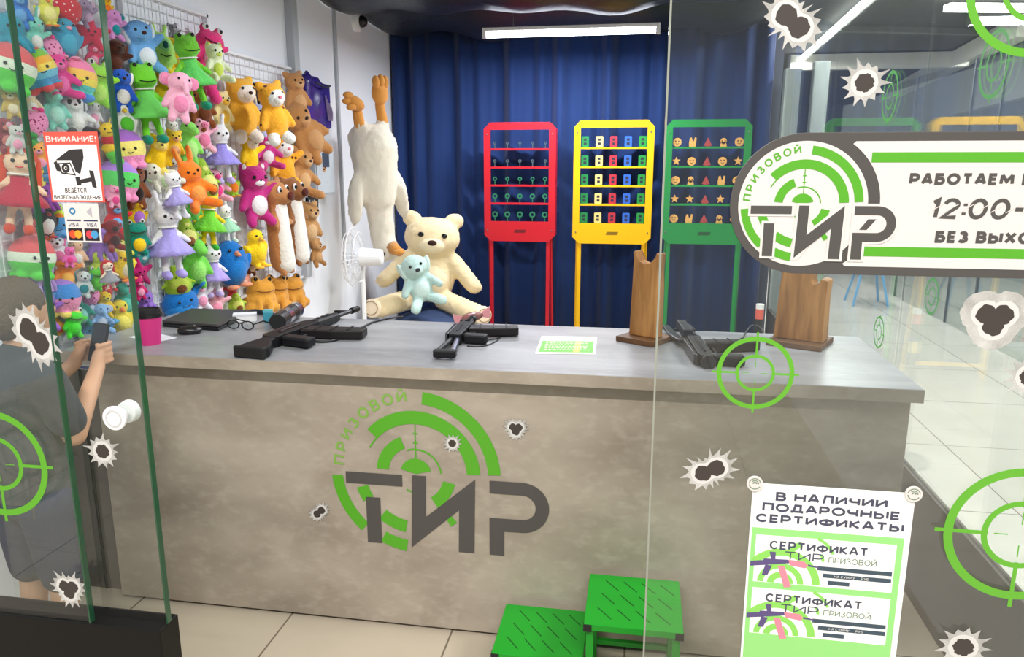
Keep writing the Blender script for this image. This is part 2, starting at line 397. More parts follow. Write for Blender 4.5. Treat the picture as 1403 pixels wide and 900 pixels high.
# glazing
GLASS = glass_mat('clear_glass', (.965, .985, .975), 1.45, 1.0)
GLASSR = glass_mat('clear_glass_right', (.95, .97, .965), 1.5, 1.0)
GLASSP = glass_mat('partition_glass', (.955, .98, .968), 1.5, 1.0)
EDGE = mat('green_glass_edge', (28, 78, 52), .15, spec=.8)
EDGEL = mat('pale_glass_edge', (150, 154, 142), .15, spec=.8)
def pane_y(name, x0, x1, y, m, em, side, z0=.41, z1=2.95):
    o = struct(MB().box(x0, x1, y-.005, y+.005, z0, z1).build(name, m))
    e = x1 if side > 0 else x0
    t_ = .0052 if side < 0 else .0085
    MB().box(e, e+.004*side, y-t_, y+t_, z0, z1).build('glass_edge', em, o, label='green polished edge of the glass' if side > 0 else 'pale polished edge of the glass')
    return o
E1 = onY(72, 450, YG-.02).x; E2 = onY(187, 450, YG+.012).x; E3 = onY(901, 470, YG).x
pane_y('window_1', XW-.6, E1, YG-.02, GLASS, EDGE, 1)
door = pane_y('door_1', E1-.25, E2, YG+.012, GLASS, EDGE, 1)
pane_y('window_2', E3, XP+.02, YG, GLASSR, EDGEL, -1)
k = onY(167, 568, YG+.005)
mb = MB()
for pr, yy in (((0.0, .029, .033, .033, .028, .024, .022), 0),):
    pass
mb.cyl((k.x, YG+.006, k.z), (k.x, YG-.012, k.z), .018, .018, 20).cyl((k.x, YG-.012, k.z), (k.x, YG-.026, k.z), .029, .032, 28)
kn = mb.build('door_knob', WHITEPL, door, smooth=False, bevel=.003, label='round white knob')
MB().ring(.018, .022, 0, 360, .0262, .0272, 0, 0, n=28).build('knob_rim', mat('knob_rim', (205, 205, 205), .3), kn, loc=(k.x, YG, k.z))
mb = MB().cyl((k.x, YG+.018, k.z), (k.x, YG+.04, k.z), .027, .030, 28); mb.build('door_knob', WHITEPL, door, bevel=.003, label='round white knob behind the glass')
# side partition panes and posts
FRAMEM = mat('aluminium_frame', (186, 194, 190), .4, .2)
for i, (y0, y1) in enumerate(((YG+.06, 3.235), (3.243, 4.7), (4.708, 6.28))):
    struct(MB().box(XP+.01, XP+.02, y0, y1, .45, 2.95).build('window_%d' % (3+i), GLASSP))
for i, (px, py, Y, w, zt) in enumerate(((1078, 200, 6.36, .075, 2.32), (1116, 200, 7.2, .09, 2.47))):
    x = onY(px, py, Y).x
    struct(MB().box(x-w/2-.02, x+w/2+.02, Y-.05, Y+.05, 0, zt).build('trim_%d' % (3+i), FRAMEM, bevel=.006))
# shop across the corridor: glazing with thin seams
struct(MB().box(3.15, 3.16, 4.0, 14, .0, 2.6).build('window_6', GLASSP))
for i, (px, py) in enumerate(((1294, 436), (1330, 452), (1225, 404))):
    p = onX(px, py, 3.15)
    struct(MB().box(3.145, 3.165, p.y-.012, p.y+.012, 0, 2.6).build('trim_%d' % (6+i), mat('seam_dark', (70, 74, 74), .5)))

# ------------------------------------------------------------------ curtain
mb = MB(); n = 420; x0, x1 = XW+.02, .98; rows = [(0.02, 1.0), (.8, 1.0), (1.6, .95), (2.3, .85), (2.66, .75)]
rnd = random.Random(11); cph = [rnd.uniform(0, 6) for _ in range(6)]
def cur(x, a, z):
    return 6.34 + a*(.030*math.sin(x*31+.6*math.sin(x*5+cph[0])+.1*z) + .022*math.sin(x*17.3+cph[1]+.25*z) + .018*math.sin(x*47+cph[2]) + .03*math.sin(x*6.1+cph[3]))
vs = []; fs = []
for z, a in rows:
    for i in range(n+1):
        x = x0+(x1-x0)*i/n; vs.append((x, cur(x, a, z), z))
for j in range(len(rows)-1):
    for i in range(n):
        q = j*(n+1)+i; fs.append((q, q+1, q+n+2, q+n+1))
mb.add(vs, fs)
c = mb.build('curtain', mat('navy_curtain', (22, 50, 104), .75, spec=.25, sheen=.15, bump=.1, bscale=90), smooth=True)
so = c.modifiers.new('thickness', 'SOLIDIFY'); so.thickness = .004
tag(c, 'navy blue floor length curtain in soft folds across the back wall', 'curtain')
mb = MB().cyl((x0, 6.43, 2.64), (x1, 6.43, 2.64), .014, n=12)
mb.build('curtain_rail', CHROME, c)

# ------------------------------------------------------------------ logo pieces (units: 1 = 1 sign-zoom pixel, centre of the rings at 0,0)
def logo(parent, s, d, white_back=False, loc=(0, 0, 0), txtcol=None):
    def rg(r0, r1, a0, a1): MB().ring(r0*s, r1*s, a0, a1, d, d+.0006).build('logo_ring', GREEN, parent, loc)
    g = MB()
    rg(229, 268, 3, 84); rg(163, 205, 3, 138); rg(163, 168, 138, 152); rg(88, 127, 112, 175); rg(78, 83, 5, 110)
    rg(0, 50, 15, 165); rg(241, 277, 185, 228); rg(165, 204, 197, 211); rg(163, 204, 232, 259); rg(229, 268, 243, 262); rg(88, 127, -58, -12)
    rg(163, 200, -57, -50); rg(60, 65, -120, -95)
    g.prism([(p[0]*s, p[1]*s) for p in ((-1, 48), (3, 48), (3, 163), (-1, 163))], d, d+.0006, 'y')
    for y in (130, 100, 78): g.prism([(p[0]*s, p[1]*s) for p in ((-7, y), (9, y), (9, y+4), (-7, y+4))], d, d+.0006, 'y')
    g.build('logo_sight_line', GREEN, parent, loc)
    w = MB()
    word = 'ПРИЗОВОЙ'
    for i, ch in enumerate(word):
        a = R(173 - i*(173-99)/7); r = 233; h = 36; ww = GLY[ch][0]*h*.98
        ca, sa = math.cos(a-PI/2), math.sin(a-PI/2)
        def mp(p): 
            x, y = p; y += r
            return ((x*ca - y*sa)*s, (x*sa + y*ca)*s)
        put_text(w, ch, -ww/2, 0, ww, h, d+.0006, .03, 0, mp)
    w.build('arc_lettering', txtcol or GREEN, parent, loc, label='green word ПРИЗОВОЙ set round an arc')
    T = [[(-230, -7), (-45, -7), (-45, -45), (-230, -45)], [(-166, -89), (-119, -89), (-119, -244), (-166, -244)],
         [(-13, -5), (32, -5), (29, -142), (188, -5), (183, -252), (133, -252), (136, -110), (-21, -250)]]
    P = [(233, -5), (335, -5)] + [(335+82*math.cos(R(t)), -87+82*math.sin(R(t))) for t in range(80, -91, -10)] + \
        [(278, -170), (278, -252), (232, -252), (232, -128), (335, -128)] + [(335+41*math.cos(R(t)), -87+41*math.sin(R(t))) for t in range(-90, 91, 15)] + [(233, -46)]
    T.append(P)
    if white_back:
        b = MB()
        for poly in T[:3] + [[(222, 6), (340, 6)] + [(335+93*math.cos(R(t)), -87+93*math.sin(R(t))) for t in range(80, -91, -10)] + [(290, -181), (290, -263), (220, -263)]]:
            cx = sum(p[0] for p in poly)/len(poly); cy = sum(p[1] for p in poly)/len(poly)
            if poly is T[2]: q = [(-24, 6), (42, 6), (40, -118), (190, 12), (204, 10), (195, -263), (122, -263), (126, -90), (-25, -240), (-34, -262)]; q = [(-24, 6), (42, 6), (40, -118), (180, 6), (200, 6), (195, -263), (122, -263), (125, -88), (-5, -262), (-34, -262)]
            elif len(poly) == 4: q = [(p[0]+(11 if p[0] > cx else -11), p[1]+(11 if p[1] > cy else -11)) for p in poly]
            else: q = poly
            b.prism([(p[0]*s, p[1]*s) for p in q], d+.0006, d+.0010, 'y')
        b.build('letter_outline', WHITE, parent, loc, label='white outline behind the big letters')
    if white_back: T.append([(295, -65), (330, -65), (292, -114), (260, -114)])
    t = MB()
    for poly in T: t.prism([(p[0]*s, p[1]*s) for p in poly], d+.0008, d+.0016, 'y')
    t.build('logo_lettering', DARK, parent, loc, label='dark grey word ТИР in big square letters')
    return t

# ------------------------------------------------------------------ counter
CX0, CX1, CYF, CYS, CYBK, CZ = -1.975, .822, 2.28, 2.235, 2.93, .969
ctr = empty('counter', (-.55, 2.6, 0)); tag(ctr, 'long grey concrete look shop counter with green target logo on its front', 'counter')
L = Vector((-.55, 2.6, 0))
def cbox(name, x0, x1, y0, y1, z0, z1, m, bevel=.0015, label=None):
    return MB().box(x0-L.x, x1-L.x, y0-L.y, y1-L.y, z0, z1).build(name, m, ctr, bevel=bevel, label=label)
cbox('counter_top', CX0, CX1, CYS, CYBK, CZ-.04, CZ, CONCTOP, label='thick pale grey worktop slab')
cbox('edge_band', CX0, CX1, CYS-.002, CYS, CZ-.04, CZ-.0012, CONC, 0, label='beige concrete look front edge of the slab')
cbox('front_panel', -1.88, .805, CYF, CYF+.03, .012, CZ-.04, CONC)
cbox('side_panel', .775, .805, CYF+.03, CYBK-.03, .012, CZ-.04, CONC)
cbox('side_panel', -1.88, -1.85, CYF+.03, CYBK-.03, .012, CZ-.04, CONC)
cbox('back_panel', -1.85, .775, CYBK-.06, CYBK-.03, .012, CZ-.04, CONC)
cbox('plinth', -1.87, .795, CYF+.03, CYBK-.07, 0, .06, BLK)
cbox('filler_panel', -2.10, -1.885, CYF+.05, CYF+.07, 0.0, CZ-.045, mat('dark_laminate', (84, 78, 72), .4), label='dark grey filler panel closing the gap to the wall')
cbox('filler_joint', -1.985, -1.975, CYF+.045, CYF+.05, 0.0, CZ-.045, BLK)
lc = onY(570, 649, CYF)
LS = 1.02*(onY(686, 648, CYF).x-onY(572, 648, CYF).x)/268
lroot = MB(); 
logo(ctr, LS, 0, loc=(lc.x-L.x, CYF-.001-L.y, lc.z), txtcol=mat('vinyl_green_text', (128, 176, 74), .5))

# ------------------------------------------------------------------ bullet hole and cross-hair stickers
def bullet_shape(kind, r, seed, smooth=False, flip=False):
    """returns foil, rim and hole builders, kind = number of holes"""
    rd = random.Random(seed); n = 13 if kind == 1 else 17
    offs = {1: [(0, 0)], 2: [(-.2, -.18), (.2, .18)], 3: [(-.2, .12), (.2, .12), (0, -.2)]}[kind]
    if flip: offs = [(-x, y) for x, y in offs]
    hr = {1: .30, 2: .31, 3: .27}[kind]
    def core(t):      # outline of the joined holes
        return max(max((math.cos(t)*o[0]+math.sin(t)*o[1]) + math.sqrt(max(0, hr*hr-(math.cos(t)*o[1]-math.sin(t)*o[0])**2)) if hr*hr > (math.cos(t)*o[1]-math.sin(t)*o[0])**2 else 0 for o in offs), .2)
    outer = []; m = n*4
    sp = [rd.uniform(.22, .5) for _ in range(n)]
    for i in range(m):
        t = 2*PI*i/m; k = i // 4; ph = i % 4
        e = {0: sp[k], 1: .16, 2: .10, 3: .16}[ph]
        if smooth: e = .26+.05*rd.random()
        outer.append((core(t)+.12+e, t + (rd.uniform(-.04, .04) if ph == 0 else 0)))
    sc = r/(max(o[0] for o in outer))
    f = MB().prism([(a*math.cos(t)*sc, a*math.sin(t)*sc) for a, t in outer], 0, .0004, 'y')
    w = MB().prism([((core(2*PI*i/48)+.13+.02*rd.random())*sc*math.cos(2*PI*i/48), (core(2*PI*i/48)+.13+.02*rd.random())*sc*math.sin(2*PI*i/48)) for i in range(48)], .0004, .0006, 'y')
    h = MB()
    h.prism([((core(2*PI*i/60)+.018*math.sin(i*.7)+.012*math.sin(i*1.57))*sc*math.cos(2*PI*i/60), (core(2*PI*i/60)+.018*math.sin(i*.7)+.012*math.sin(i*1.57))*sc*math.sin(2*PI*i/60)) for i in range(60)], .0006, .0009, 'y')
    return f, w, h
RIMM = mat('torn_rim_white', (214, 212, 209), .4)
def bullet_glass(px, py, rpx, kind, seed, label, tilt=0, Y=YG, smooth=False, wide=1, flip=False):
    p = onY(px, py, Y); r = rpx*depth(p)/FOC*1.05
    f, w, h = bullet_shape(kind, r, seed, smooth, flip)
    o = f.build('bullet_hole_sticker', SILVER); o.location = (p.x, Y-.0065, p.z); o.rotation_euler = (0, tilt, 0); o.scale = (wide, 1, 1)
    w.build('torn_rim', RIMM, o); h.build('bullet_hole', HOLE, o, label='dark printed hole')
    tag(o, label, 'sticker', 'silver bullet hole stickers on the glass')
bullet_glass(1085, 30, 48, 2, 1, 'large silver bullet hole sticker with a double hole at the top of the right glass', 0, flip=True)
bullet_glass(1183, 114, 35, 1, 2, 'spiky single bullet hole sticker just above the opening hours sign')
bullet_glass(1360, 436, 44, 3, 3, 'smooth silver triple bullet hole sticker just below the opening hours sign', 0, smooth=True)
bullet_glass(1408, 515, 34, 1, 4, 'bullet hole sticker cut by the right edge of the view, below the triple hole one')
bullet_glass(972, 643, 40, 2, 5, 'silver double bullet hole sticker above and left of the certificate poster', .25)
bullet_glass(1318, 884, 36, 1, 6, 'silver single bullet hole sticker to the right of the certificate poster, low on the glass')
YG1, YG2 = YG-.02, YG+.012
bullet_glass(50, 460, 52, 2, 7, 'silver double bullet hole sticker at the boy\'s shoulder on the left glass', 0, YG1, wide=.8, flip=True)
bullet_glass(143, 617, 29, 1, 8, 'small spiky bullet hole sticker under the white door knob', 0, YG2)
bullet_glass(97, 805, 31, 3, 9, 'silver triple bullet hole sticker low on the left glass near the black base', 0, YG1)
for px, py, rpx, kind, sd, lb in ((620, 607, 16, 1, 11, 'small bullet hole sticker over the green rings of the logo'), (707, 587, 21, 3, 12, 'triple bullet hole sticker right of the logo rings'), (438, 701, 19, 2, 13, 'double bullet hole sticker left of the big dark letters')):
    p = onY(px, py, CYF); r = rpx*depth(p)/FOC
    f, w, h = bullet_shape(kind, r, sd)
    o = f.build('bullet_hole_sticker', SILVER, ctr, (p.x-L.x, CYF-.003-L.y, p.z), label=lb)
    w.build('torn_rim', RIMM, o); h.build('bullet_hole', HOLE, o)
def cross(r, dash=False):
    m = MB(); m.ring(r*.88, r, 0, 360, 0, .0004, n=64); m.ring(r*.43, r*.51, 0, 360, 0, .0004, n=48)
    for a in range(4):
        c_, s_ = math.cos(a*PI/2), math.sin(a*PI/2)
        q = [(r*.42, -r*.028), (r*1.12, -r*.028), (r*1.12, r*.028), (r*.42, r*.028)]
        m.prism([(x*c_-y*s_, x*s_+y*c_) for x, y in q], .0002, .0005, 'y')
        q = [(r*.16, -r*.008), (r*.34, -r*.008), (r*.34, r*.008), (r*.16, r*.008)]
        m.prism([(x*c_-y*s_, x*s_+y*c_) for x, y in q], .0002, .0005, 'y')
    return m
LIME = mat('vinyl_lime', (96, 172, 40), .5)
def cross_glass(px, py, rpx, label, Y=YG):
    p = onY(px, py, Y); o = cross(rpx*depth(p)/FOC).build('crosshair_sticker', LIME); o.location = (p.x, Y-.0065, p.z)
    tag(o, label, 'sticker', 'green crosshair stickers on the glass')
cross_glass(1034, 510, 51, 'lime green crosshair sticker on the right glass in front of the counter edge')
cross_glass(1396, 731, 97, 'large lime green crosshair sticker right of the certificate poster')
cross_glass(1422, -18, 92, 'lime green crosshair sticker cut off at the top right corner')
cross_glass(0, 634, 76, 'lime green crosshair sticker on the left glass below the boy', YG1)
for (px, py, rpx, lb, X) in ((1203, 455, 22, 'small green crosshair sticker on the side partition beside the counter end', XP), (1277, 406, 25, 'small green crosshair sticker on the shop glass across the corridor', 3.15),
                          (1218, 132, 34, 'green crosshair sticker high on the side partition behind the spiky hole', XP), (1360, 88, 46, 'green crosshair sticker high on the side partition near the right edge', XP)):
    p = onX(px, py, X); o = cross(rpx*depth(p)/FOC).build('crosshair_sticker', mat('vinyl_leaf', (70, 170, 60), .5)); o.location = (X+(.0035 if X == XP else -.005), p.y, p.z); o.rotation_euler = (0, 0, -PI/2)
    tag(o, lb, 'sticker', 'crosshair stickers on the side glass')

# ------------------------------------------------------------------ opening hours sign
sc_ = onY(1099, 280, YG-.012); SU = 95.4*depth(sc_)/FOC/325
sg = empty('opening_hours_sign', (sc_.x, YG-.012, sc_.z)); tag(sg, 'rounded white and grey opening hours sign with green target logo on the right glass', 'sign')
def stad(r, xr, x0=None):
    pts = [(r*math.cos(R(t)), r*math.sin(R(t))) for t in range(90, 271, 5)]
    return [(x*SU, y*SU) for x, y in pts] + [((xr)*SU, -r*SU), (xr*SU, r*SU)]
XR = 1560
r_ = [(325*math.cos(R(t)), 325*math.sin(R(t))) for t in range(90, 271, 4)] + [(XR+325*math.cos(R(t)), 325*math.sin(R(t))) for t in range(-90, 91, 4)]
MB().prism([(x*SU, y*SU) for x, y in r_], -.006, 0, 'y').build('board', DARK, sg, bevel=.0008, label='dark grey backing board with round ends')
MB().ring(0, 288*SU, 0, 360, .0004, .0010, n=96).build('logo_disc', WHITE, sg)
ar = [(338*math.cos(R(t))+2, 338*math.sin(R(t))) for t in range(-57, 58, 3)]
ar = [(212, -285)] + [(p[0], p[1]) for p in ar if -280 < p[1] < 280] + [(212, 285)]
wp = [(x*SU, y*SU) for x, y in ar] + [((XR-60)*SU, 285*SU)] + [((XR-60+285*math.cos(R(t)))*SU, 285*math.sin(R(t))*SU) for t in range(85, -86, -5)] + [((XR-60)*SU, -285*SU)]
MB().prism(wp, .0003, .0009, 'y').build('white_field', WHITE, sg)
for y0 in (191, -236):
    MB().prism([(x*SU, y*SU) for x, y in ((285, y0), (XR, y0), (XR, y0+45), (285, y0+45))], .0010, .0014, 'y').build('stripe', GREEN, sg, label='green stripe')
logo(sg, SU, .0012, True)
t = MB(); put_text(t, 'РАБОТАЕМ ЕЖЕДНЕВНО', 453*SU, 92*SU, 950*SU, 52*SU, .0016, .085, .04); t.build('lettering', DARK, sg); t = MB()
put_text(t, 'БЕЗ ВЫХОДНЫХ', 590*SU, -168*SU, 640*SU, 54*SU, .0016, .085, .04); t.build('lettering', DARK, sg)
t = MB(); put_text(t, '12:00-19:00', 552*SU, -60*SU, 740*SU, 94*SU, .0016, .03, .12); t.build('hours_lettering', DARK, sg, label='opening hours in slanted stencil figures')
t = MB()
for i in range(12):
    x = 555+i*64; t.prism([(q[0]*SU, q[1]*SU) for q in ((x-6, -30), (x, -30), (x+58, 8), (x+52, 8))], .00172, .0018, 'y')
t.build('stencil_cut', WHITE, sg)

# ------------------------------------------------------------------ certificate poster
tl = onY(1031, 659, YG); tr = onY(1252, 679, YG); PW = tr.x-tl.x
po = empty('certificate_poster', ((tl.x+tr.x)/2, YG-.008, tl.z-.47)); tag(po, 'white poster advertising gift certificates hung on the right glass by two round pads', 'poster')
x0 = -PW/2; zt = .47
def pu(u, v): return (x0+u*PW, zt-v*PW)
def prect(mb, u0, v0, u1, v1, d0, d1): mb.prism([pu(u0, v0), pu(u1, v0), pu(u1, v1), pu(u0, v1)], d0, d1, 'y')
m = MB(); prect(m, 0, 0, 1, 1.36, 0, .0012); m.build('sheet', mat('poster_white', (246, 247, 243), .35), po)
m = MB(); prect(m, .015, .315, .965, 1.345, .0012, .0014); m.build('green_field', mat('poster_green', (150, 220, 128), .45), po)
PTXT = mat('poster_text', (70, 72, 92), .5); t = MB()
for st, u0, u1, v0, v1 in (('В НАЛИЧИИ', .15, .84, .052, .115), ('ПОДАРОЧНЫЕ', .07, .925, .132, .193), ('СЕРТИФИКАТЫ', .035, .955, .213, .275)):
    p = pu(u0, v1); put_text(t, st, p[0], p[1], (u1-u0)*PW, (v1-v0)*PW, .0015, .075)
t.build('headline', PTXT, po)
PURP = mat('poster_rifle', (92, 78, 128), .5); PINK = mat('poster_pink', (236, 138, 158), .5); PBAR = mat('poster_bar', (60, 78, 92), .5); PG2 = mat('poster_lime', (142, 214, 96), .5); GT = mat('poster_grey_text', (120, 140, 118), .5)
for v in (.365, .755):
    hh = .345 if v < .5 else .345
    m = MB(); prect(m, .045, v, .925, v+hh, .0014, .0017); card = m.build('certificate', mat('card_white', (250, 252, 248), .4), po, label='printed gift certificate with a purple rifle')
    m = MB(); c0 = pu(.22, v+hh)
    for r0, r1 in ((.04, .085), (.11, .15), (.205, .255)):
        m.ring(r0*PW, r1*PW, 2, 178 if r1 < .2 else 140, .0017, .0018, c0[0], c0[1])
    c1 = pu(.38, v+.10)
    for a0, a1, r0, r1 in ((20, 70, .16, .18), (110, 165, .10, .14), (0, 30, .09, .11)): m.ring(r0*PW, r1*PW, a0, a1, .0017, .0018, c1[0], c1[1]-.02)
    m.build('card_rings', PG2, card)
    t = MB(); p = pu(.135, v+.098); put_text(t, 'СЕРТИФИКАТ', p[0], p[1], .62*PW, .062*PW, .0019, .045)
    p = pu(.235, v+.168); put_text(t, 'ТИР', p[0], p[1], .25*PW, .062*PW, .00185, .0)
    t.build('card_lettering', PTXT, card)
    t = MB(); p = pu(.515, v+.165); put_text(t, 'ПРИЗОВОЙ', p[0], p[1], .30*PW, .042*PW, .0019, -.01); t.build('card_word', GT, card)
    m = MB()
    for u0, u1, va in ((.45, .915, .195), (.49, .915, .245), (.525, .66, .295)): prect(m, u0, v+va, u1, v+va+.03, .0018, .0020)
    m.build('card_bars', PBAR, card)
    t = MB(); p = pu(.56, v+.270); put_text(t, 'НА СУММУ     РУБ.', p[0], p[1], .22*PW, .018*PW, .0021, 0); t.build('bar_lettering', WHITE, card)
    g = MB()
    def gp(pts, d0=.0019, d1=.0021): g.prism([pu(.02+a*.44, v+.10+b*.44) for a, b in pts], d0, d1, 'y')
    gp([(.0, .22), (.18, .19), (.2, .16), (.55, .15), (.60, .20), (.2, .27), (.0, .30)]); gp([(.22, .26), (.32, .27), (.26, .44), (.18, .44)]); gp([(.27, .04), (.36, .04), (.36, .16), (.30, .16)])
    g.build('card_rifle', PURP, card)
    g = MB(); gp([(.40, .26), (.50, .26), (.62, .60), (.52, .62)]); gp([(.55, .15), (.78, .16), (.84, .22), (.80, .27), (.58, .24)]); g.build('card_magazine', PINK, card)
    g = MB(); gp([(.84, .20), (1.0, .23), (1.0, .25), (.84, .235)]); g.build('card_barrel', PURP, card)
for u in (0.01, .985):
    p = pu(u, .0); m = MB().ring(0, .017, 0, 360, .002, .006, n=32); pad = m.build('round_pad', WHITE, po, (p[0], 0, p[1]), label='round white pad with a small green logo')
    m = MB()
    for r0, r1, a0, a1 in ((.011, .013, 10, 170), (.0065, .0085, 0, 140), (.011, .013, 190, 330), (.002, .005, 0, 180)): m.ring(r0, r1, a0, a1, .0061, .0064)
    m.build('pad_logo', GT, pad)

# ------------------------------------------------------------------ surveillance sign and payment stickers on the door
def quadsign(name, tlp, brp, Y):
    a = onY(*tlp, Y); b = onY(*brp, Y); return a, b
a, b = quadsign('s', (62, 181), (147, 277), YG2); w_ = b.x-a.x; h_ = a.z-b.z
ws = empty('surveillance_sign', ((a.x+b.x)/2, YG2-.0065, b.z)); tag(ws, 'red bordered white video surveillance warning sign on the left glass', 'sign')
RED = mat('sign_red', (222, 86, 72), .5)
def sb(mb, u0, v0, u1, v1, d0, d1): mb.prism([(-w_/2+u0*w_, h_*(1-v0)), (-w_/2+u1*w_, h_*(1-v0)), (-w_/2+u1*w_, h_*(1-v1)), (-w_/2+u0*w_, h_*(1-v1))], d0, d1, 'y')
m = MB(); sb(m, 0, 0, 1, 1, 0, .0008); m.build('plate', RED, ws)
m = MB(); sb(m, .04, .18, .96, .975, .0008, .0010); m.build('white_field', mat('sign_white', (246, 240, 236), .5), ws)
t = MB(); put_text(t, 'ВНИМАНИЕ!', -.46*w_, .855*h_, .92*w_, .09*h_, .0010, .05); t.build('heading', WHITE, ws)
SDK = mat('sign_dark', (48, 44, 44), .5)
t = MB(); put_text(t, 'ВЕДЁТСЯ', -.22*w_, .135*h_, .40*w_, .07*h_, .0012, .02); t.build('lettering', mat('sign_dark', (48, 44, 44), .5), ws); t = MB(); put_text(t, 'ВИДЕОНАБЛЮДЕНИЕ', -.44*w_, .04*h_, .88*w_, .06*h_, .0012, .02); t.build('lettering', SDK, ws)
def sp(mb, pts, d0=.0010, d1=.0012): mb.prism([(-w_/2+u*w_, h_*(1-v)) for u, v in pts], d0, d1, 'y')
m = MB(); sp(m, [(.17, .40), (.45, .25), (.70, .24), (.70, .36), (.60, .60), (.52, .56), (.46, .40), (.24, .40)]); sp(m, [(.13, .43), (.19, .41), (.24, .56), (.17, .55)])
sp(m, [(.20, .44), (.44, .43), (.52, .62), (.25, .59)]); sp(m, [(.55, .68), (.80, .64), (.80, .70), (.56, .74)]); sp(m, [(.77, .54), (.85, .55), (.88, .80), (.80, .78)]); sp(m, [(.50, .64), (.58, .63), (.60, .76), (.52, .76)])
cm = m.build('camera_pictogram', SDK, ws)
m = MB(); sp(m, [(.235, .455), (.425, .45), (.485, .595), (.275, .572)], .0012, .0014); m.build('pictogram_face', mat('sign_white', (246, 240, 236), .5), cm)
m = MB(); m.ring(.03*w_, .075*w_, 0, 360, .0014, .0016, -.5*w_+.345*w_, h_*.487, n=24).ring(0, .02*w_, 0, 360, .0014, .0016, -.5*w_+.35*w_, h_*.487, n=16); m.build('pictogram_lens', SDK, cm)
a, b = quadsign('s', (89, 278), (143, 332), YG2); w_ = b.x-a.x; h_ = a.z-b.z
ps = empty('payment_sticker', ((a.x+b.x)/2, YG2-.0065, b.z)); tag(ps, 'small white payment card logo sticker under the surveillance sign', 'sticker')
m = MB(); sb(m, 0, 0, 1, 1, 0, .0006); m.build('sheet', WHITE, ps)
m = MB(); m.ring(.05*w_, .09*w_, 0, 360, .0006, .0008, -.25*w_, .80*h_, n=20); m.build('ring_logo', mat('logo_teal', (40, 120, 165), .5), ps)
m = MB(); sp(m, [(.64, .22), (.80, .08), (.80, .36)], .0006, .0008); m.build('contactless_logo', mat('logo_grey', (178, 172, 180), .5), ps)
m = MB(); sp(m, [(.06, .42), (.46, .42), (.46, .46), (.06, .46)], .0006, .0008); sp(m, [(.54, .42), (.94, .42), (.94, .46), (.54, .46)], .0006, .0008); m.build('divider', mat('logo_navy', (46, 52, 92), .5), ps)
t = MB(); put_text(t, 'VISA', -.42*w_, .40*h_, .30*w_, .10*h_, .0008, .01, .2); t.build('lettering', mat('logo_navy', (46, 52, 92), .5), ps); t = MB(); put_text(t, 'VISA', .10*w_, .40*h_, .30*w_, .10*h_, .0008, .01, .2); t.build('lettering', mat('logo_navy', (46, 52, 92), .5), ps)
m = MB(); sp(m, [(.06, .64), (.47, .64), (.47, .96), (.06, .96)], .0006, .0008); sp(m, [(.53, .64), (.94, .64), (.94, .96), (.53, .96)], .0006, .0008); m.build('logo_tile', mat('logo_black', (38, 26, 34), .5), ps)
for cx, col in ((-.31, (226, 78, 44)), (-.16, (246, 158, 40)), (.17, (206, 62, 74)), (.31, (70, 150, 200))):
    MB().ring(0, .105*w_, 0, 360, .0008+cx*.0002+.0002, .0012+cx*.0002, cx*w_, .205*h_, n=20).build('logo_circle', mat('logo_%d' % col[0], col, .5), ps)
# ------------------------------------------------------------------ voxel-joined soft bodies
def soft(mb, name, vox, sm=4, fuzz=0):
    """joins overlapping blobs into one continuous skin"""
    me = mb.mesh(name)
    bm = bmesh.new(); bm.from_mesh(me); bmesh.ops.recalc_face_normals(bm, faces=bm.faces[:]); bm.to_mesh(me); bm.free()
    o = bpy.data.objects.new(name, me); COL.objects.link(o)
    r = o.modifiers.new('r', 'REMESH'); r.mode = 'VOXEL'; r.voxel_size = vox
    s = o.modifiers.new('s', 'SMOOTH'); s.iterations = sm; s.factor = .5
    dg = bpy.context.evaluated_depsgraph_get(); dg.update()
    out = bpy.data.meshes.new_from_object(o.evaluated_get(dg))
    bpy.data.objects.remove(o); bpy.data.meshes.remove(me)
    out.name = name; out.polygons.foreach_set('use_smooth', [True]*len(out.polygons))
    if fuzz:
        rd = random.Random(5); bm = bmesh.new(); bm.from_mesh(out)
        for v in bm.verts: v.co += v.normal*rd.uniform(-fuzz, fuzz)
        bm.to_mesh(out); bm.free()
    return out

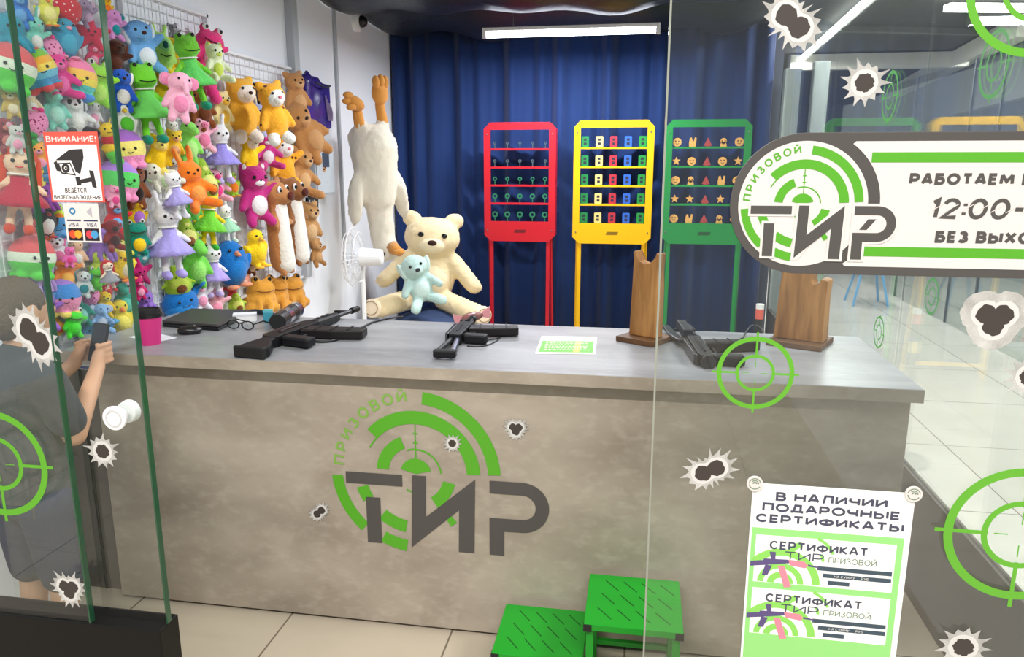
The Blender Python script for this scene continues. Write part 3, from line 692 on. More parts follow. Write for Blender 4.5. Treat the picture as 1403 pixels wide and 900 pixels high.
# ------------------------------------------------------------------ shooting racks
def rack(xa, xb, zb, zt, Y, name_col, rgb, kind, label):
    w = xb-xa; h = zt-zb; cx = (xa+xb)/2
    M = mat('rack_'+name_col, rgb, .35, spec=.5)
    r = empty('target_rack', (cx, Y, 0)); tag(r, label, 'target rack', 'shooting target racks in front of the curtain')
    hw = w/2; ch = .05; sw = .052; tb = .055; bb = .16; dp = .11
    m = MB()
    out = [(-hw+ch, zt), (hw-ch, zt), (hw, zt-ch), (hw, zb+ch), (hw-ch, zb), (-hw+ch, zb), (-hw, zb+ch), (-hw, zt-ch)]
    inn = [(-hw+sw, zt-tb), (hw-sw, zt-tb), (hw-sw, zb+bb), (-hw+sw, zb+bb)]
    for poly in ([out[7], out[0], out[1], out[2], inn[1], inn[0]], [out[2], out[3], inn[2], inn[1]], [out[3], out[4], out[5], out[6], inn[3], inn[2]], [out[6], out[7], inn[0], inn[3]]):
        m.prism(poly, 0, .012, 'y')
    m.build('front_frame', M, r)
    m = MB()
    n = len(out)
    for i in range(n):
        a = out[i]; b = out[(i+1) % n]; ax, az = a; bx, bz = b
        nx_, nz_ = -(bz-az), (bx-ax); l = math.hypot(nx_, nz_); nx_, nz_ = nx_/l*.006, nz_/l*.006
        cxm = ((ax+bx)/2)*nx_ + ((az+bz)/2-(zt+zb)/2)*nz_
        if cxm > 0: nx_, nz_ = -nx_, -nz_
        m.prism([a, b, (bx+nx_, bz+nz_), (ax+nx_, az+nz_)], -dp, 0, 'y')
    m.build('side_frame', M, r)
    for sx in (-1, 1):
        x = sx*(hw-.055)
        MB().box(x-.014, x+.014, .0, .02, 0, zb+.05).build('leg', M, r, bevel=.002)
        MB().tube([(x+.02*sx, .03, zb+.06), (x+.03*sx, .14, .01)], .011, 8).build('leg', M, r)
    MB().box(-hw+.06, hw-.06, .004, .016, .10, .13).build('cross_bar', M, r)
    B = MB()
    for sx in (-1, 1):
        for z in (zt-.09, zb+.09): B.cyl((sx*(hw-.026), -.012, z), (sx*(hw-.026), -.016, z), .006, n=10)
    B.build('bolt', CHROME, r)
    m = MB().prism([(-.045, zb+.07), (.045, zb+.07), (.055, zb+.095), (-.035, zb+.095)], .0122, .0128, 'y'); m.build('badge', mat('rack_badge_'+name_col, tuple(int(c*.55) for c in rgb), .5), r)
    span = (zt-tb)-(zb+bb); xs = [-.21+.105*i for i in range(5)]; xs = [x*(hw-sw-.0)/(.285-.052)*1.0*.96 for x in xs]
    cache = {}
    for row in range(5):
        zs = zb+bb + span*row/5.05 - (.0 if row else .006)
        if row: MB().box(-hw+sw-.002, hw-sw+.002, -.004, .05, zs-.008, zs+.006).build('shelf', M, r)
        for c in range(5):
            key = None; x = xs[c]; sub = None
            if kind == 'pin':
                big = row < 3
                key = ('pin', row)
                rr = (.024, .021, .016, .013, .011)[row]
                if key not in cache:
                    q = MB(); q.ring(rr*.5, rr, 0, 360, -.003, .003, 0, .03+rr, n=20); q.cyl((0, 0, 0), (0, 0, .032), .0035, n=8)
                    cache[key] = q.mesh('target')
                mt = mat('target_green', (40, 120, 84), .4) if big else mat('target_steel', (96, 116, 128), .35, .6)
            elif kind == 'block':
                key = 'block'
                if key not in cache:
                    q = MB(); pts = []
                    for (ax, az, t0) in ((.021, .075, 0), (-.021, .075, 90), (-.021, .008, 180), (.021, .008, 270)):
                        for t in range(t0, t0+91, 30): pts.append((ax+.007*math.cos(R(t)), az+.007*math.sin(R(t))))
                    q.prism(pts, -.006, .006, 'y'); cache[key] = q.mesh('target')
                    d = MB()
                    for z0, z1 in ((.018, .036), (.048, .066)): d.box(-.011, .011, -.0068, -.006, z0, z1)
                    cache['hole'] = d.mesh('cut_out')
                mt = [mat('target_leaf', (24, 128, 66), .45), mat('target_cream', (232, 206, 128), .45), mat('target_red', (186, 44, 62), .45), mat('target_blue', (44, 98, 196), .45), mat('target_leaf2', (28, 140, 60), .45)][c]
                sub = ('cut_out', 'hole', mat('cut_dark', (36, 36, 52), .6))
            else:
                which = (row*2+c*3+row*c) % 4 if c != 2 else 4
                if c in (0, 4) and row in (0, 2, 4): which = 0
                key = ('fig', which)
                if key not in cache:
                    q = MB()
                    if which == 0: q.ring(0, .032, 0, 360, -.005, .005, 0, .034, n=28)
                    elif which == 1:
                        q.ring(0, .022, 0, 360, -.005, .005, 0, .042, n=20); q.prism([(-.026, 0), (.026, 0), (.016, .034), (-.016, .034)], -.005, .005, 'y')
                    elif which == 2:
                        q.prism([(.032*(1 if i % 2 == 0 else .45)*math.cos(R(90+36*i)), .036+.034*(1 if i % 2 == 0 else .45)*math.sin(R(90+36*i))) for i in range(10)], -.005, .005, 'y')
                    elif which == 3:
                        q.prism([(-.024, 0), (.024, 0), (.026, .03), (.028, .066), (.016, .07), (.010, .04), (0, .042), (-.008, .07), (-.02, .064), (-.026, .03)], -.005, .005, 'y')
                    else:
                        q.prism([(0, .068), (.03, .008), (.0, 0), (-.03, .008)], -.005, .005, 'y')
                    cache[key] = q.mesh('target')
                    d = MB()
                    for sx in (-1, 1): d.ring(0, .0055, 0, 360, .005, .0058, sx*.011, .042, n=10)
                    d.ring(.010, .014, 200, 340, .005, .0058, 0, .032, n=8)
                    cache[('face', which)] = d.mesh('face_print')
                mt = mat('target_amber', (240, 176, 92), .45) if which != 4 else mat('target_brick', (176, 62, 60), .45)
                if which in (0, 1): sub = ('face_print', ('face', which), mat('face_brown', (96, 52, 30), .6))
            me = cache[key]
            o = bpy.data.objects.new('target', me); COL.objects.link(o)
            if not me.materials: me.materials.append(mt)
            o.material_slots[0].link = 'OBJECT'; o.material_slots[0].material = mt
            o.parent = r; o.location = (x, .012, zs+.006)
            if sub:
                s = bpy.data.objects.new(sub[0], cache[sub[1]]); COL.objects.link(s); s.parent = o
                if not s.data.materials: s.data.materials.append(sub[2])
    return r
rack(-1.239, -.668, .995, 1.922, 6.0, 'red', (206, 28, 44), 'pin', 'red metal target rack with small green ring targets, beside the big cream teddy')
rack(-.527, .085, .988, 1.932, 6.0, 'yellow', (248, 188, 12), 'block', 'yellow metal target rack with rows of coloured number blocks, in the middle')
rack(.169, .80, .997, 1.930, 6.0, 'green', (10, 142, 62), 'figure', 'green metal target rack with orange smiley targets, behind the wooden stands')

# ------------------------------------------------------------------ ceiling tube lamp
def tube_lamp(x, y, z, lab, half=.62):
    t = empty('tube_lamp', (x, y, z)); tag(t, lab, 'lamp')
    MB().box(-half, half, -.025, .025, .02, .045).build('housing', WHITEPL, t, bevel=.004)
    MB().cyl((-half+.03, 0, 0), (half-.03, 0, 0), .022, n=14).build('tube', emit('tube_glow', (236, 242, 255), 14), t)
    for sx in (-1, 1): MB().box(sx*(half-.015)-.015, sx*(half-.015)+.015, -.025, .025, -.024, .022).build('end_cap', WHITEPL, t)
    for sx in (-1, 1): MB().cyl((sx*.4, 0, .045), (sx*.4, 0, .22), .003, n=6).build('hanging_wire', CHROME, t)
    return t
tube_lamp(-.53, 5.55, 2.50, 'long white glowing tube lamp hanging in front of the navy curtain')

# ------------------------------------------------------------------ corridor lights and beams
def strip(name, a, b, w, h, m, lab, cat, parts=None):
    a = Vector(a); b = Vector(b); mid = (a+b)/2; d = b-a
    o = MB().box(-d.length/2, d.length/2, -w/2, w/2, -h, 0).build(name, m); o.location = mid; o.rotation_euler = (0, 0, math.atan2(d.y, d.x))
    tag(o, lab, cat); return o
GLOW = emit('corridor_glow', (255, 252, 244), 10)
strip('strip_light', (1.83, 5.6, 3.06), (2.13, 11.6, 3.06), .045, .05, GLOW, 'long diagonal white strip light on the corridor ceiling behind the large bullet hole sticker', 'lamp')
strip('strip_light', (2.75, 8.05, 3.06), (4.2, 8.35, 3.06), .12, .06, GLOW, 'short white strip light in the top right corner beyond the glass', 'lamp')
BEAMM = mat('pale_beam', (236, 232, 222), .5)
strip('ceiling_beam', (2.0, 11.66, 3.1), (4.3, 11.68, 3.1), .16, .2, BEAMM, 'pale horizontal ceiling beam crossing the corridor above the spiky bullet hole', 'beam')
strip('ceiling_beam', (3.81, 8.9, 3.1), (5.0, 17.7, 3.1), .16, .22, BEAMM, 'pale diagonal ceiling beam along the right side of the corridor', 'beam')
strip('ceiling_beam', (1.3, 9.2, 3.12), (5.2, 10.4, 3.12), .12, .06, mat('grey_beam', (122, 124, 122), .6), 'thin grey beam slanting across the dark corridor ceiling', 'beam')

# blue bench in the corridor
p = onZ(1186, 416, 0)
st = empty('corridor_stool', (p.x, p.y, 0)); tag(st, 'light blue stool with splayed legs in the corridor below the sign', 'stool')
BL = mat('stool_blue', (112, 178, 226), .45)
MB().lathe([(.17, .44), (.19, .45), (.19, .475), (.17, .485)], 24).build('seat', BL, st, smooth=False)
for sx in (-1, 1):
    for sy in (-1, 1): MB().tube([(sx*.10, sy*.10, .45), (sx*.19, sy*.19, 0)], .014, 8).build('leg', BL, st)

# ------------------------------------------------------------------ step stool
sr = empty('step_stool', (-.115, 2.11, 0)); tag(sr, 'bright green metal two step stool standing against the counter front', 'step stool')
GRN = mat('step_green', (18, 152, 34), .4, spec=.5)
def tread(x0, x1, y0, y1, z, nm):
    t = MB().box(x0, x1, y0, y1, z-.022, z).build(nm, GRN, sr, bevel=.002)
    m = MB(); w = x1-x0; d = y1-y0
    for i in range(4):
        for j in range(3):
            cx = x0+w*(.2+.2*i+.03*j); cy = y0+d*(.22+.28*j)
            a = R(-52); m.M = Matrix.Translation((cx, cy, z)) @ Matrix.Rotation(a, 4, 'Z')
            m.box(-.034, .034, -.0016, .0016, -.003, .0006)
    m.build('tread_slots', mat('slot_dark', (8, 70, 18), .6), t)
    for sx in (x0, x1-.022): MB().box(sx-.001, sx+.023, y0-.003, y0+.018, z-.024, z-.002).build('corner_cap', BLACK, t)
tread(-.006, .28, -.14, .14, .29, 'upper_tread'); tread(-.285, -.008, -.125, .14, .15, 'lower_tread')
for x, y, z in ((.012, -.118, .268), (.262, -.118, .268), (.012, .122, .268), (.262, .122, .268), (-.268, -.105, .128), (-.268, .122, .128)):
    MB().box(x-.011, x+.011, y-.011, y+.011, 0, z).build('leg', GRN, sr, bevel=.0015)
for y in (-.118, .122): MB().box(-.257, .251, y-.008, y+.008, .05, .066).build('rail', GRN, sr)

# ------------------------------------------------------------------ wooden stands on the counter
WOOD = noise_mat('knotty_wood', (124, 82, 42), (184, 134, 80), (80, 48, 22), (26, 26, 3.2), .5, .35, 7, 2.4, .15)
WOODB = noise_mat('dark_wood_base', (74, 50, 32), (112, 78, 50), (48, 30, 18), (8, 30, 30), .5, .35, 6, 3, .1)
def stand(a, b, c, w, d, h, prof, lab):
    a, b, c = (onZ(*q, CZ+.01) for q in (a, b, c))
    e1 = (b-a); e2 = (c-b); s1, s2 = e1.length, e2.length; ang = math.atan2(e1.y, e1.x)
    ctr_ = (a+c)/2
    o = empty('wooden_stand', (ctr_.x, ctr_.y, CZ), (0, 0, ang)); tag(o, lab, 'wooden stand')
    MB().box(-s1/2, s1/2, -s1/2, s1/2, 0, .02).build('base', WOODB, o, bevel=.002)
    MB().prism([(x*w, z*h+.02) for x, z in prof], -d/2, d/2, 'y').build('plank', WOOD, o, bevel=.003)
    return o
h1 = onY(890, 348, 2.68).z-CZ-.02
stand((838, 462), (888, 471), (931, 464), .112, .05, h1, [(-.5, 0), (.5, 0), (.5, .6), (.47, .8), (.5, 1.0), (.42, 1.01), (.36, .95), (.2, .89), (-.02, .87), (-.2, .9), (-.3, .97), (-.36, 1.02), (-.44, 1.0), (-.41, .93), (-.43, .7)], 'narrow wooden stand with a notched top, left of the crosshair sticker')
h2 = onY(1095, 352, 2.72).z-CZ-.02
stand((1054, 470), (1130, 480), (1137, 464), .172, .075, h2, [(-.5, 0), (.5, 0), (.48, .5), (.5, .73), (.36, .75), (.33, .69), (.22, .68), (.18, .73), (.22, .80), (.12, .92), (.1, 1.0), (-.4, 1.0), (-.44, .6)], 'wide wooden stand with a broken top corner, behind the opening hours sign')

# ------------------------------------------------------------------ air rifles lying on the counter
GUN = mat('gun_black', (20, 20, 24), .5, spec=.25); GUNM = mat('gun_steel', (40, 42, 48), .32, .5); GUNB = mat('gun_brown_black', (25, 20, 22), .48, spec=.3)
def rifle(a, b, lab, stock, xg, xm, th, gk=1.0, mk=1.0):
    a = onZ(*a, CZ+.02); b = onZ(*b, CZ+.02); d = b-a; Lg = Vector((d.x, d.y)).length
    o = empty('rifle', (a.x, a.y, CZ+.021), (0, 0, math.atan2(d.y, d.x))); tag(o, lab, 'rifle', 'black rifles lying on the counter')
    def pr(nm, poly, t, m=GUN, bev=.003, par=None, z=0):
        return MB().prism([(x*Lg, y*Lg) for x, y in poly], z-t/2, z+t/2).build(nm, m, par or o, bevel=bev)
    r0 = xg-.06; r1 = xm+.14
    pr('receiver', [(r0, .035), (r0-.01, -.015), (r0, -.035), (r1-.02, -.042), (r1, -.02), (r1, .03), (r1-.05, .045), (r0+.05, .048)], th)
    pr('top_cover', [(r0+.02, .05), (r1-.06, .05), (r1-.08, .075), (r0+.05, .07)], th*.8, GUNM)
    pr('pistol_grip', [(xg-.035, -.04), (xg+.03, -.04), (xg+.01*gk-.0, -.19*gk), (xg-.06*gk, -.185*gk)], th*.85, GUN, .008)
    pr('magazine', [(xm-.055, -.04), (xm+.05, -.04), (xm+.06, -.17*mk), (xm+.085, -.30*mk), (xm+.0, -.315*mk), (xm-.035, -.18*mk)], th*.8, GUNB, .005)
    rb = MB()
    for q_ in (-.10, -.17, -.24):
        rb.prism([((xm-.045+(-q_-.1)*.28)*Lg, q_*mk*Lg), ((xm+.055+(-q_-.1)*.22)*Lg, (q_+.012)*mk*Lg), ((xm+.055+(-q_-.1)*.22)*Lg, (q_+.004)*mk*Lg), ((xm-.045+(-q_-.1)*.28)*Lg, (q_-.008)*mk*Lg)], th*.4, th*.4+.002)
    rb.build('magazine_ribs', GUN, o)
    MB().prism([((xg+.02)*Lg, -.005*Lg), ((xm+.03)*Lg, .004*Lg), ((xm+.03)*Lg, .012*Lg), ((xg+.02)*Lg, .008*Lg)], th/2, th/2+.003).build('selector_lever', GUNM, o)
    hv = MB()
    for q_ in range(3): hv.box((r1+.02+.045*q_)*Lg, (r1+.045+.045*q_)*Lg, -.014*Lg, .004*Lg, .020, .0245)
    hv.build('handguard_vents', GUNM, o)
    tg = MB().tube([((xg+.03)*Lg, -.045*Lg, 0), ((xg+.05)*Lg, -.085*Lg, 0), ((xm-.07)*Lg, -.085*Lg, 0), ((xm-.058)*Lg, -.045*Lg, 0)], .004); tg.build('trigger_guard', GUNM, o)
    MB().cyl(((r1-.02)*Lg, -.005*Lg, 0), (min(.80, r1+.2)*Lg, -.005*Lg, 0), .024, .02, 14).build('handguard', GUN, o)
    MB().cyl(((r1-.05)*Lg, .035*Lg, 0), (min(.82, r1+.22)*Lg, .035*Lg, 0), .010, n=12).build('gas_tube', GUNM, o)
    MB().cyl((.6*Lg, 0, 0), (.97*Lg, 0, 0), .0085, n=12).build('barrel', GUNM, o)
    MB().cyl((.93*Lg, 0, 0), (1.0*Lg, 0, 0), .0135, .0125, 14).build('muzzle_brake', GUN, o)
    pr('front_sight', [(.87, .0), (.91, .0), (.90, .075), (.88, .075)], .012, GUN, .001)
    pr('rear_sight', [(r1-.06, .05), (r1, .05), (r1-.01, .085), (r1-.03, .085)], .016, GUNM, .001)
    if stock == 'solid':
        pr('stock', [(0, .035), (-.004, -.10), (.03, -.108), (.10, -.075), (r0-.04, -.035), (r0+.03, -.03), (r0+.03, .026), (r0-.04, .028), (.1, .034)], .036, GUN, .007)
        pr('butt_plate', [(-.012, .04), (-.016, -.105), (.006, -.112), (.008, .045)], .040, mat('rubber', (16, 16, 17), .7), .005)
    elif stock == 'skeleton':
        k = pr('stock', [(0, .05), (0, -.075), (.05, -.075), (.05, .05)], .026, GUN, .005)
        MB().tube([(.02*Lg, .035*Lg, 0), ((r0+.02)*Lg, .02*Lg, 0)], .010).build('stock_strut', GUN, o)
        MB().tube([(.02*Lg, -.055*Lg, 0), ((r0+.02)*Lg, -.01*Lg, 0)], .010).build('stock_strut', mat('steel_strut', (120, 126, 146), .3, .7), o)
    else:
        MB().cyl((r0*Lg-.02, .0, .0), (r0*Lg+.03, 0, 0), .024, .02, 14).build('rear_cap', GUNM, o)
        pr('folded_stock', [(.55, .06), (1.0, .10), (1.0, .14), (.75, .14), (.55, .10)], .014, GUNM)
        pr('optic', [(.60, .0), (.92, .0), (.92, .06), (.60, .06)], .03, GUN, .004, z=.022)
        pr('muzzle_prong', [(.85, -.06), (1.02, -.05), (1.02, -.02), (.85, -.02)], .02, GUN)
    return o
rifle((333, 482), (490, 423), 'black rifle with a solid stock beside the laptop', 'solid', .25, .42, .040, 1.0, 1.05)
rifle((605, 486), (650, 436), 'black rifle with an open frame stock in the middle of the counter', 'skeleton', .42, .62, .040, 1.0, 1.1)
rifle((972, 499), (936, 448), 'stockless black rifle behind the green crosshair sticker', 'none', .12, .45, .042, 1.15, 1.25)
BLKC = mat('black_cable', (24, 24, 26), .5)
def cable(pts, r, lab, z=.003):
    P = [onZ(x, y, CZ+z) for x, y in pts]
    q = []
    for i in range(len(P)-1):
        p0 = P[max(i-1, 0)]; p1 = P[i]; p2 = P[i+1]; p3 = P[min(i+2, len(P)-1)]
        for k in range(6):
            t = k/6; q.append(.5*((2*p1)+(p2-p0)*t+(2*p0-5*p1+4*p2-p3)*t*t+(3*p1-p0-3*p2+p3)*t**3))
    q.append(P[-1]); o0 = q[0].copy()
    c = MB().tube([v-o0 for v in q], r, 8).build('cable', BLKC, smooth=True); c.location = o0; tag(c, lab, 'cable')
cable([(424, 466), (440, 468), (462, 465), (490, 452), (512, 441), (540, 435), (552, 434)], .0045, 'black cable curving away from the rifle beside the laptop', .005)
cable([(668, 466), (682, 463), (690, 456), (680, 467), (662, 474), (640, 474)], .0022, 'thin dark cable looped beside the middle rifle')
cable([(1015, 468), (1022, 455), (1030, 446), (1040, 447), (1046, 455)], .0025, 'thin grey cable rising beside the stockless rifle')

# ------------------------------------------------------------------ small things on the counter
p = onZ(207, 471, CZ); s = depth(p)/FOC
cu = empty('paper_cup', (p.x, p.y, CZ)); tag(cu, 'pink paper cup with a black lid at the left end of the counter', 'cup')
MB().lathe([(.0, 0), (12.5*s, 0), (17*s, 40*s), (0, 40*s)], 28).build('cup_body', mat('cup_pink', (206, 48, 126), .5), cu, smooth=False)
MB().lathe([(0, 38*s), (17.6*s, 38*s), (18*s, 43*s), (16.5*s, 44*s), (16*s, 49*s), (14.5*s, 49.5*s), (14*s, 46.5*s), (0, 46*s)], 28).build('lid', BLACK, cu)
P = [onZ(*q, CZ) for q in ((176, 462), (214, 469), (242, 463), (212, 456))]; c_ = sum(P, Vector())/4
o = MB().prism([(q.x-c_.x, q.y-c_.y) for q in P], 0, .0012).build('paper_sheet', mat('paper_white', (236, 240, 246), .6)); o.location = (c_.x, c_.y, CZ+.0002); tag(o, 'small white paper sheet lying under the pink cup', 'paper')
P = [onZ(*q, CZ+.02) for q in ((222, 441), (299, 447), (344, 426), (262, 424))]; c_ = sum(P, Vector())/4
lp = empty('laptop', (c_.x, c_.y, CZ)); tag(lp, 'closed black laptop lying below the hanging toys', 'laptop')
pl = [(q.x-c_.x, q.y-c_.y) for q in P]
MB().prism(pl, .001, .014).build('laptop_base', BLACK, lp, bevel=.002)
MB().prism(pl, .0155, .026).build('laptop_lid', mat('laptop_grey', (58, 55, 56), .45), lp, bevel=.003)
p = onZ(260, 457, CZ)
mo = empty('computer_mouse', (p.x, p.y, CZ), (0, 0, R(15))); tag(mo, 'black computer mouse in front of the laptop', 'mouse')
MB().ell((0, 0, .012), (.046, .030, .020)).build('mouse_body', BLACK, mo, smooth=True)
MB().ring(.9, 1.0, 20, 160, -.003, .003, axis='z', n=16).build('silver_trim', CHROME, mo, loc=(0, 0, .016)).scale = (.046, .0305, 1)
MB().cyl((-.004, 0, .032), (.004, 0, .032), .006, n=12).build('scroll_wheel', mat('wheel_grey', (90, 90, 92), .6), mo, loc=(.02, 0, -.004))
p = onZ(330, 452, CZ)
gl = empty('safety_glasses', (p.x, p.y, CZ), (0, 0, R(-8))); tag(gl, 'clear safety glasses with dark frame lying beside the laptop', 'glasses')
for sx in (-1, 1):
    m = MB(); m.M = Matrix.Translation((sx*.033, 0, .02)) @ Matrix.Diagonal((1.25, 1, .8, 1)); m.ring(.019, .023, 0, 360, -.002, .002, n=24)
    m.build('lens_rim', BLACK, gl)
    m = MB(); m.M = Matrix.Translation((sx*.033, 0, .02)) @ Matrix.Diagonal((1.25, 1, .8, 1)); m.ring(0, .019, 0, 360, -.0006, .0006, n=24); m.build('lens', GLASS, gl)
    MB().tube([(sx*.060, 0, .026), (sx*.064, .06, .028), (sx*.058, .115, .006)], .0028).build('temple_arm', BLACK, gl)
MB().tube([(-.010, 0, .024), (0, -.002, .028), (.010, 0, .024)], .0025).build('bridge', BLACK, gl)
p = onZ(336, 440, CZ)
wb = empty('white_dispenser', (p.x, p.y, CZ), (0, 0, R(25))); tag(wb, 'small white card box between the laptop and the glasses', 'box')
MB().box(-.045, .045, -.022, .022, 0, .03).build('box_body', WHITEPL, wb, bevel=.002); MB().box(-.046, .046, -.023, .023, .024, .034).build('box_lid', mat('box_lid', (216, 218, 226), .5), wb, bevel=.001)
p = onZ(368, 441, CZ)
tb = empty('teal_box', (p.x, p.y, CZ), (0, 0, R(10))); tag(tb, 'small upright teal box in front of the silver flask', 'box')
MB().box(-.017, .017, -.012, .012, 0, .05).build('box_body', mat('box_teal', (58, 146, 168), .5), tb, bevel=.002); MB().box(-.0172, .0172, -.0122, .0122, .04, .052).build('box_flap', mat('box_teal2', (96, 178, 192), .5), tb, bevel=.001)
a = onZ(380, 441, CZ+.034); b = onZ(406, 424, CZ+.034); d = b-a
fl = empty('flask', (a.x, a.y, a.z), (0, 0, math.atan2(d.y, d.x))); tag(fl, 'black and silver steel flask lying behind the teal box', 'flask')
Lf = d.length
MB().cyl((0, 0, 0), (Lf*.30, 0, 0), .033, n=24).build('flask_cap', BLACK, fl, bevel=.004)
MB().cyl((Lf*.30, 0, 0), (Lf*.5, 0, 0), .0335, n=24).build('steel_band', CHROME, fl)
MB().cyl((Lf*.5, 0, 0), (Lf*.8, 0, 0), .033, n=24).build('flask_body', BLACK, fl)
MB().cyl((Lf*.8, 0, 0), (Lf, 0, 0), .0335, n=24).build('steel_band', CHROME, fl, bevel=.004)
P = [onZ(*q, CZ+.012) for q in ((322, 434), (334, 428), (350, 427), (366, 429), (378, 434), (372, 440))]
o = MB().tube([q-P[0] for q in P], .012, 10).build('headphone_band', mat('navy_black', (22, 26, 44), .5), smooth=True); o.location = P[0]; tag(o, 'dark navy padded strap lying behind the laptop corner', 'strap')
P = [onZ(*q, CZ) for q in ((733, 485), (816, 486), (818, 462), (742, 461))]; c_ = sum(P, Vector())/4
fy = empty('flyer', (c_.x, c_.y, CZ)); tag(fy, 'white and green printed flyer lying on the counter', 'flyer')
pl = [(q.x-c_.x, q.y-c_.y) for q in P]
MB().prism(pl, .0003, .0018).build('sheet', WHITE, fy)
def bil(u, v): 
    A, B, C_, D = (Vector(q) for q in pl)
    return tuple((A*(1-u)+B*u)*(1-v)+(D*(1-u)+C_*u)*v)
MB().prism([bil(.05, .08), bil(.95, .08), bil(.95, .72), bil(.05, .72)], .0018, .0021).build('green_print', GREEN, fy)
m = MB(); rd = random.Random(4)
for v in (.84, .64, .56, .47, .38, .29, .19):
    u = .12
    while u < .86:
        w = rd.uniform(.02, .06); m.prism([bil(u, v), bil(u+w, v), bil(u+w, v+.045), bil(u, v+.045)], .0022, .0024); u += w+.02
m.build('fine_print', mat('print_pale', (190, 226, 170), .6), fy)
MB().prism([bil(.62, .1), bil(.72, .1), bil(.74, .7), bil(.64, .7)], .0021, .00225).build('yellow_print', mat('print_lime', (204, 222, 84), .6), fy)
p = onZ(648, 441, CZ)
pk = empty('snack_packet', (p.x, p.y, CZ), (0, R(-8), R(30))); tag(pk, 'small crumpled brown and pink wrapper behind the middle rifle', 'wrapper')
m = MB().ell((0, 0, .022), (.05, .022, .02), n=12, m=8); m.build('wrapper_body', mat('wrapper_brown', (128, 82, 78), .3), pk)
for sx in (-1, 1): MB().prism([(sx*.045, .012), (sx*.075, 0), (sx*.08, .05), (sx*.045, .034)], -.004, .004, 'y').build('wrapper_end', mat('wrapper_pink', (206, 140, 146), .35), pk)
p = onZ(1040, 455, CZ)
bo = empty('barrier_post', (onY(1040, 440, 4.2).x, 4.2, 0)); tag(bo, 'red, black and yellow post standing at the end of the curtain', 'post')
zb_ = onY(1040, 458, 4.2).z; zt_ = onY(1040, 419, 4.2).z
for z0, z1, c, nm in ((0, .62, (60, 60, 62), 'lower_tube'), (.62, .68, (214, 176, 60), 'yellow_band'), (.68, zb_+(zt_-zb_)*.55, (28, 28, 30), 'black_band'), (zb_+(zt_-zb_)*.55, zb_+(zt_-zb_)*.9, (206, 92, 78), 'red_band'), (zb_+(zt_-zb_)*.9, zt_+.01, (220, 220, 216), 'cap')):
    MB().lathe([(0, z0), (.022, z0), (.022, z1), (0, z1)], 18).build(nm, mat('post_%d' % c[0], c, .45), bo)
MB().lathe([(0, 0), (.14, 0), (.14, .02), (.03, .035), (0, .035)], 24).build('foot', BLACK, bo)

# ------------------------------------------------------------------ wall things
p = onX(486, 30, XW)
dm = empty('dome_camera', (XW, p.y, p.z)); tag(dm, 'small white dome surveillance camera high on the left wall', 'camera')
MB().lathe([(0, 0), (.07, 0), (.07, .03), (.055, .045), (0, .05)], 24).build('camera_base', WHITEPL, dm, rot=(0, PI/2, 0), smooth=False)
MB().ell((.055, 0, -.0), (.042, .042, .042)).build('camera_lens', BLACK, dm, smooth=True)
a = onX(430, 196, XW+.1); b = onX(459, 266, XW+.1)
eb = empty('electrical_cabinet', (XW, (a.y+b.y)/2, b.z)); tag(eb, 'light grey electrical cabinet on the white wall behind the brown bears', 'cabinet')
hw = abs(a.y-b.y)/2; hh = a.z-b.z
MB().box(0, .10, -hw, hw, 0, hh).build('cabinet_body', mat('cabinet_grey', (176, 184, 194), .5), eb, bevel=.004)
d = MB().box(.1, .108, -hw+.012, hw-.012, .012, hh-.012).build('cabinet_door', mat('cabinet_grey2', (186, 193, 202), .5), eb, bevel=.002)
MB().box(.108, .112, -.05, .05, hh*.55, hh*.82).build('meter_window', mat('meter_dark', (48, 62, 88), .2), d)
a = onX(418, 270, XW+.05); b = onX(437, 288, XW+.05)
jb = empty('junction_box', (XW, (a.y+b.y)/2, b.z)); tag(jb, 'small dark wall box with pale lines below the electrical cabinet', 'box')
hw = abs(a.y-b.y)/2; hh = a.z-b.z
MB().box(0, .05, -hw, hw, 0, hh).build('box_body', mat('box_navy', (40, 48, 62), .4), jb, bevel=.003); 
m = MB(); 
for k in (-.35, 0, .35): m.box(.05, .0515, hw*k-.004, hw*k+.004, .02, hh-.02)
m.build('pale_line', mat('line_pale', (200, 206, 214), .5), jb)
# white display grids the toys hang on
GRID = mat('white_wire', (226, 226, 230), .4, spec=.5)
for (x0, x1, y0, y1, lab) in ((-40, 183, -30, 470, 'white wire display grid behind the mixed toys on the left'), (196, 306, 28, 430, 'white wire display grid behind the middle column of toys'), (318, 418, 98, 440, 'white wire display grid behind the yellow and brown toys')):
    ya = onX(x0, 300, XW+.02).y if x0 > 0 else 1.72; yb = onX(x1, 300, XW+.02).y; zb = .90; zt = max(onX(x1, y0, XW+.02).z, 1.2) if y0 > 0 else 2.35
    g = empty('display_grid', (XW+.015, (ya+yb)/2, zb)); tag(g, lab, 'display grid', 'white display grids on the left wall')
    hw = (yb-ya)/2; H_ = zt-zb
    m = MB()
    for yy in (-hw, hw-.014): m.box(-.012, .012, yy, yy+.014, 0, H_)
    for zz in (0, H_-.014): m.box(-.012, .012, -hw, hw, zz, zz+.014)
    m.build('grid_frame', GRID, g)
    m = MB(); k = int(2*hw/.05)
    for i in range(1, k): y = -hw+2*hw*i/k; m.box(-.002, .002, y-.002, y+.002, .01, H_-.01)
    k = int(H_/.05)
    for i in range(1, k): z = H_*i/k; m.box(-.004, 0, -hw+.01, hw-.01, z-.002, z+.002)
    m.build('wire_mesh', GRID, g)

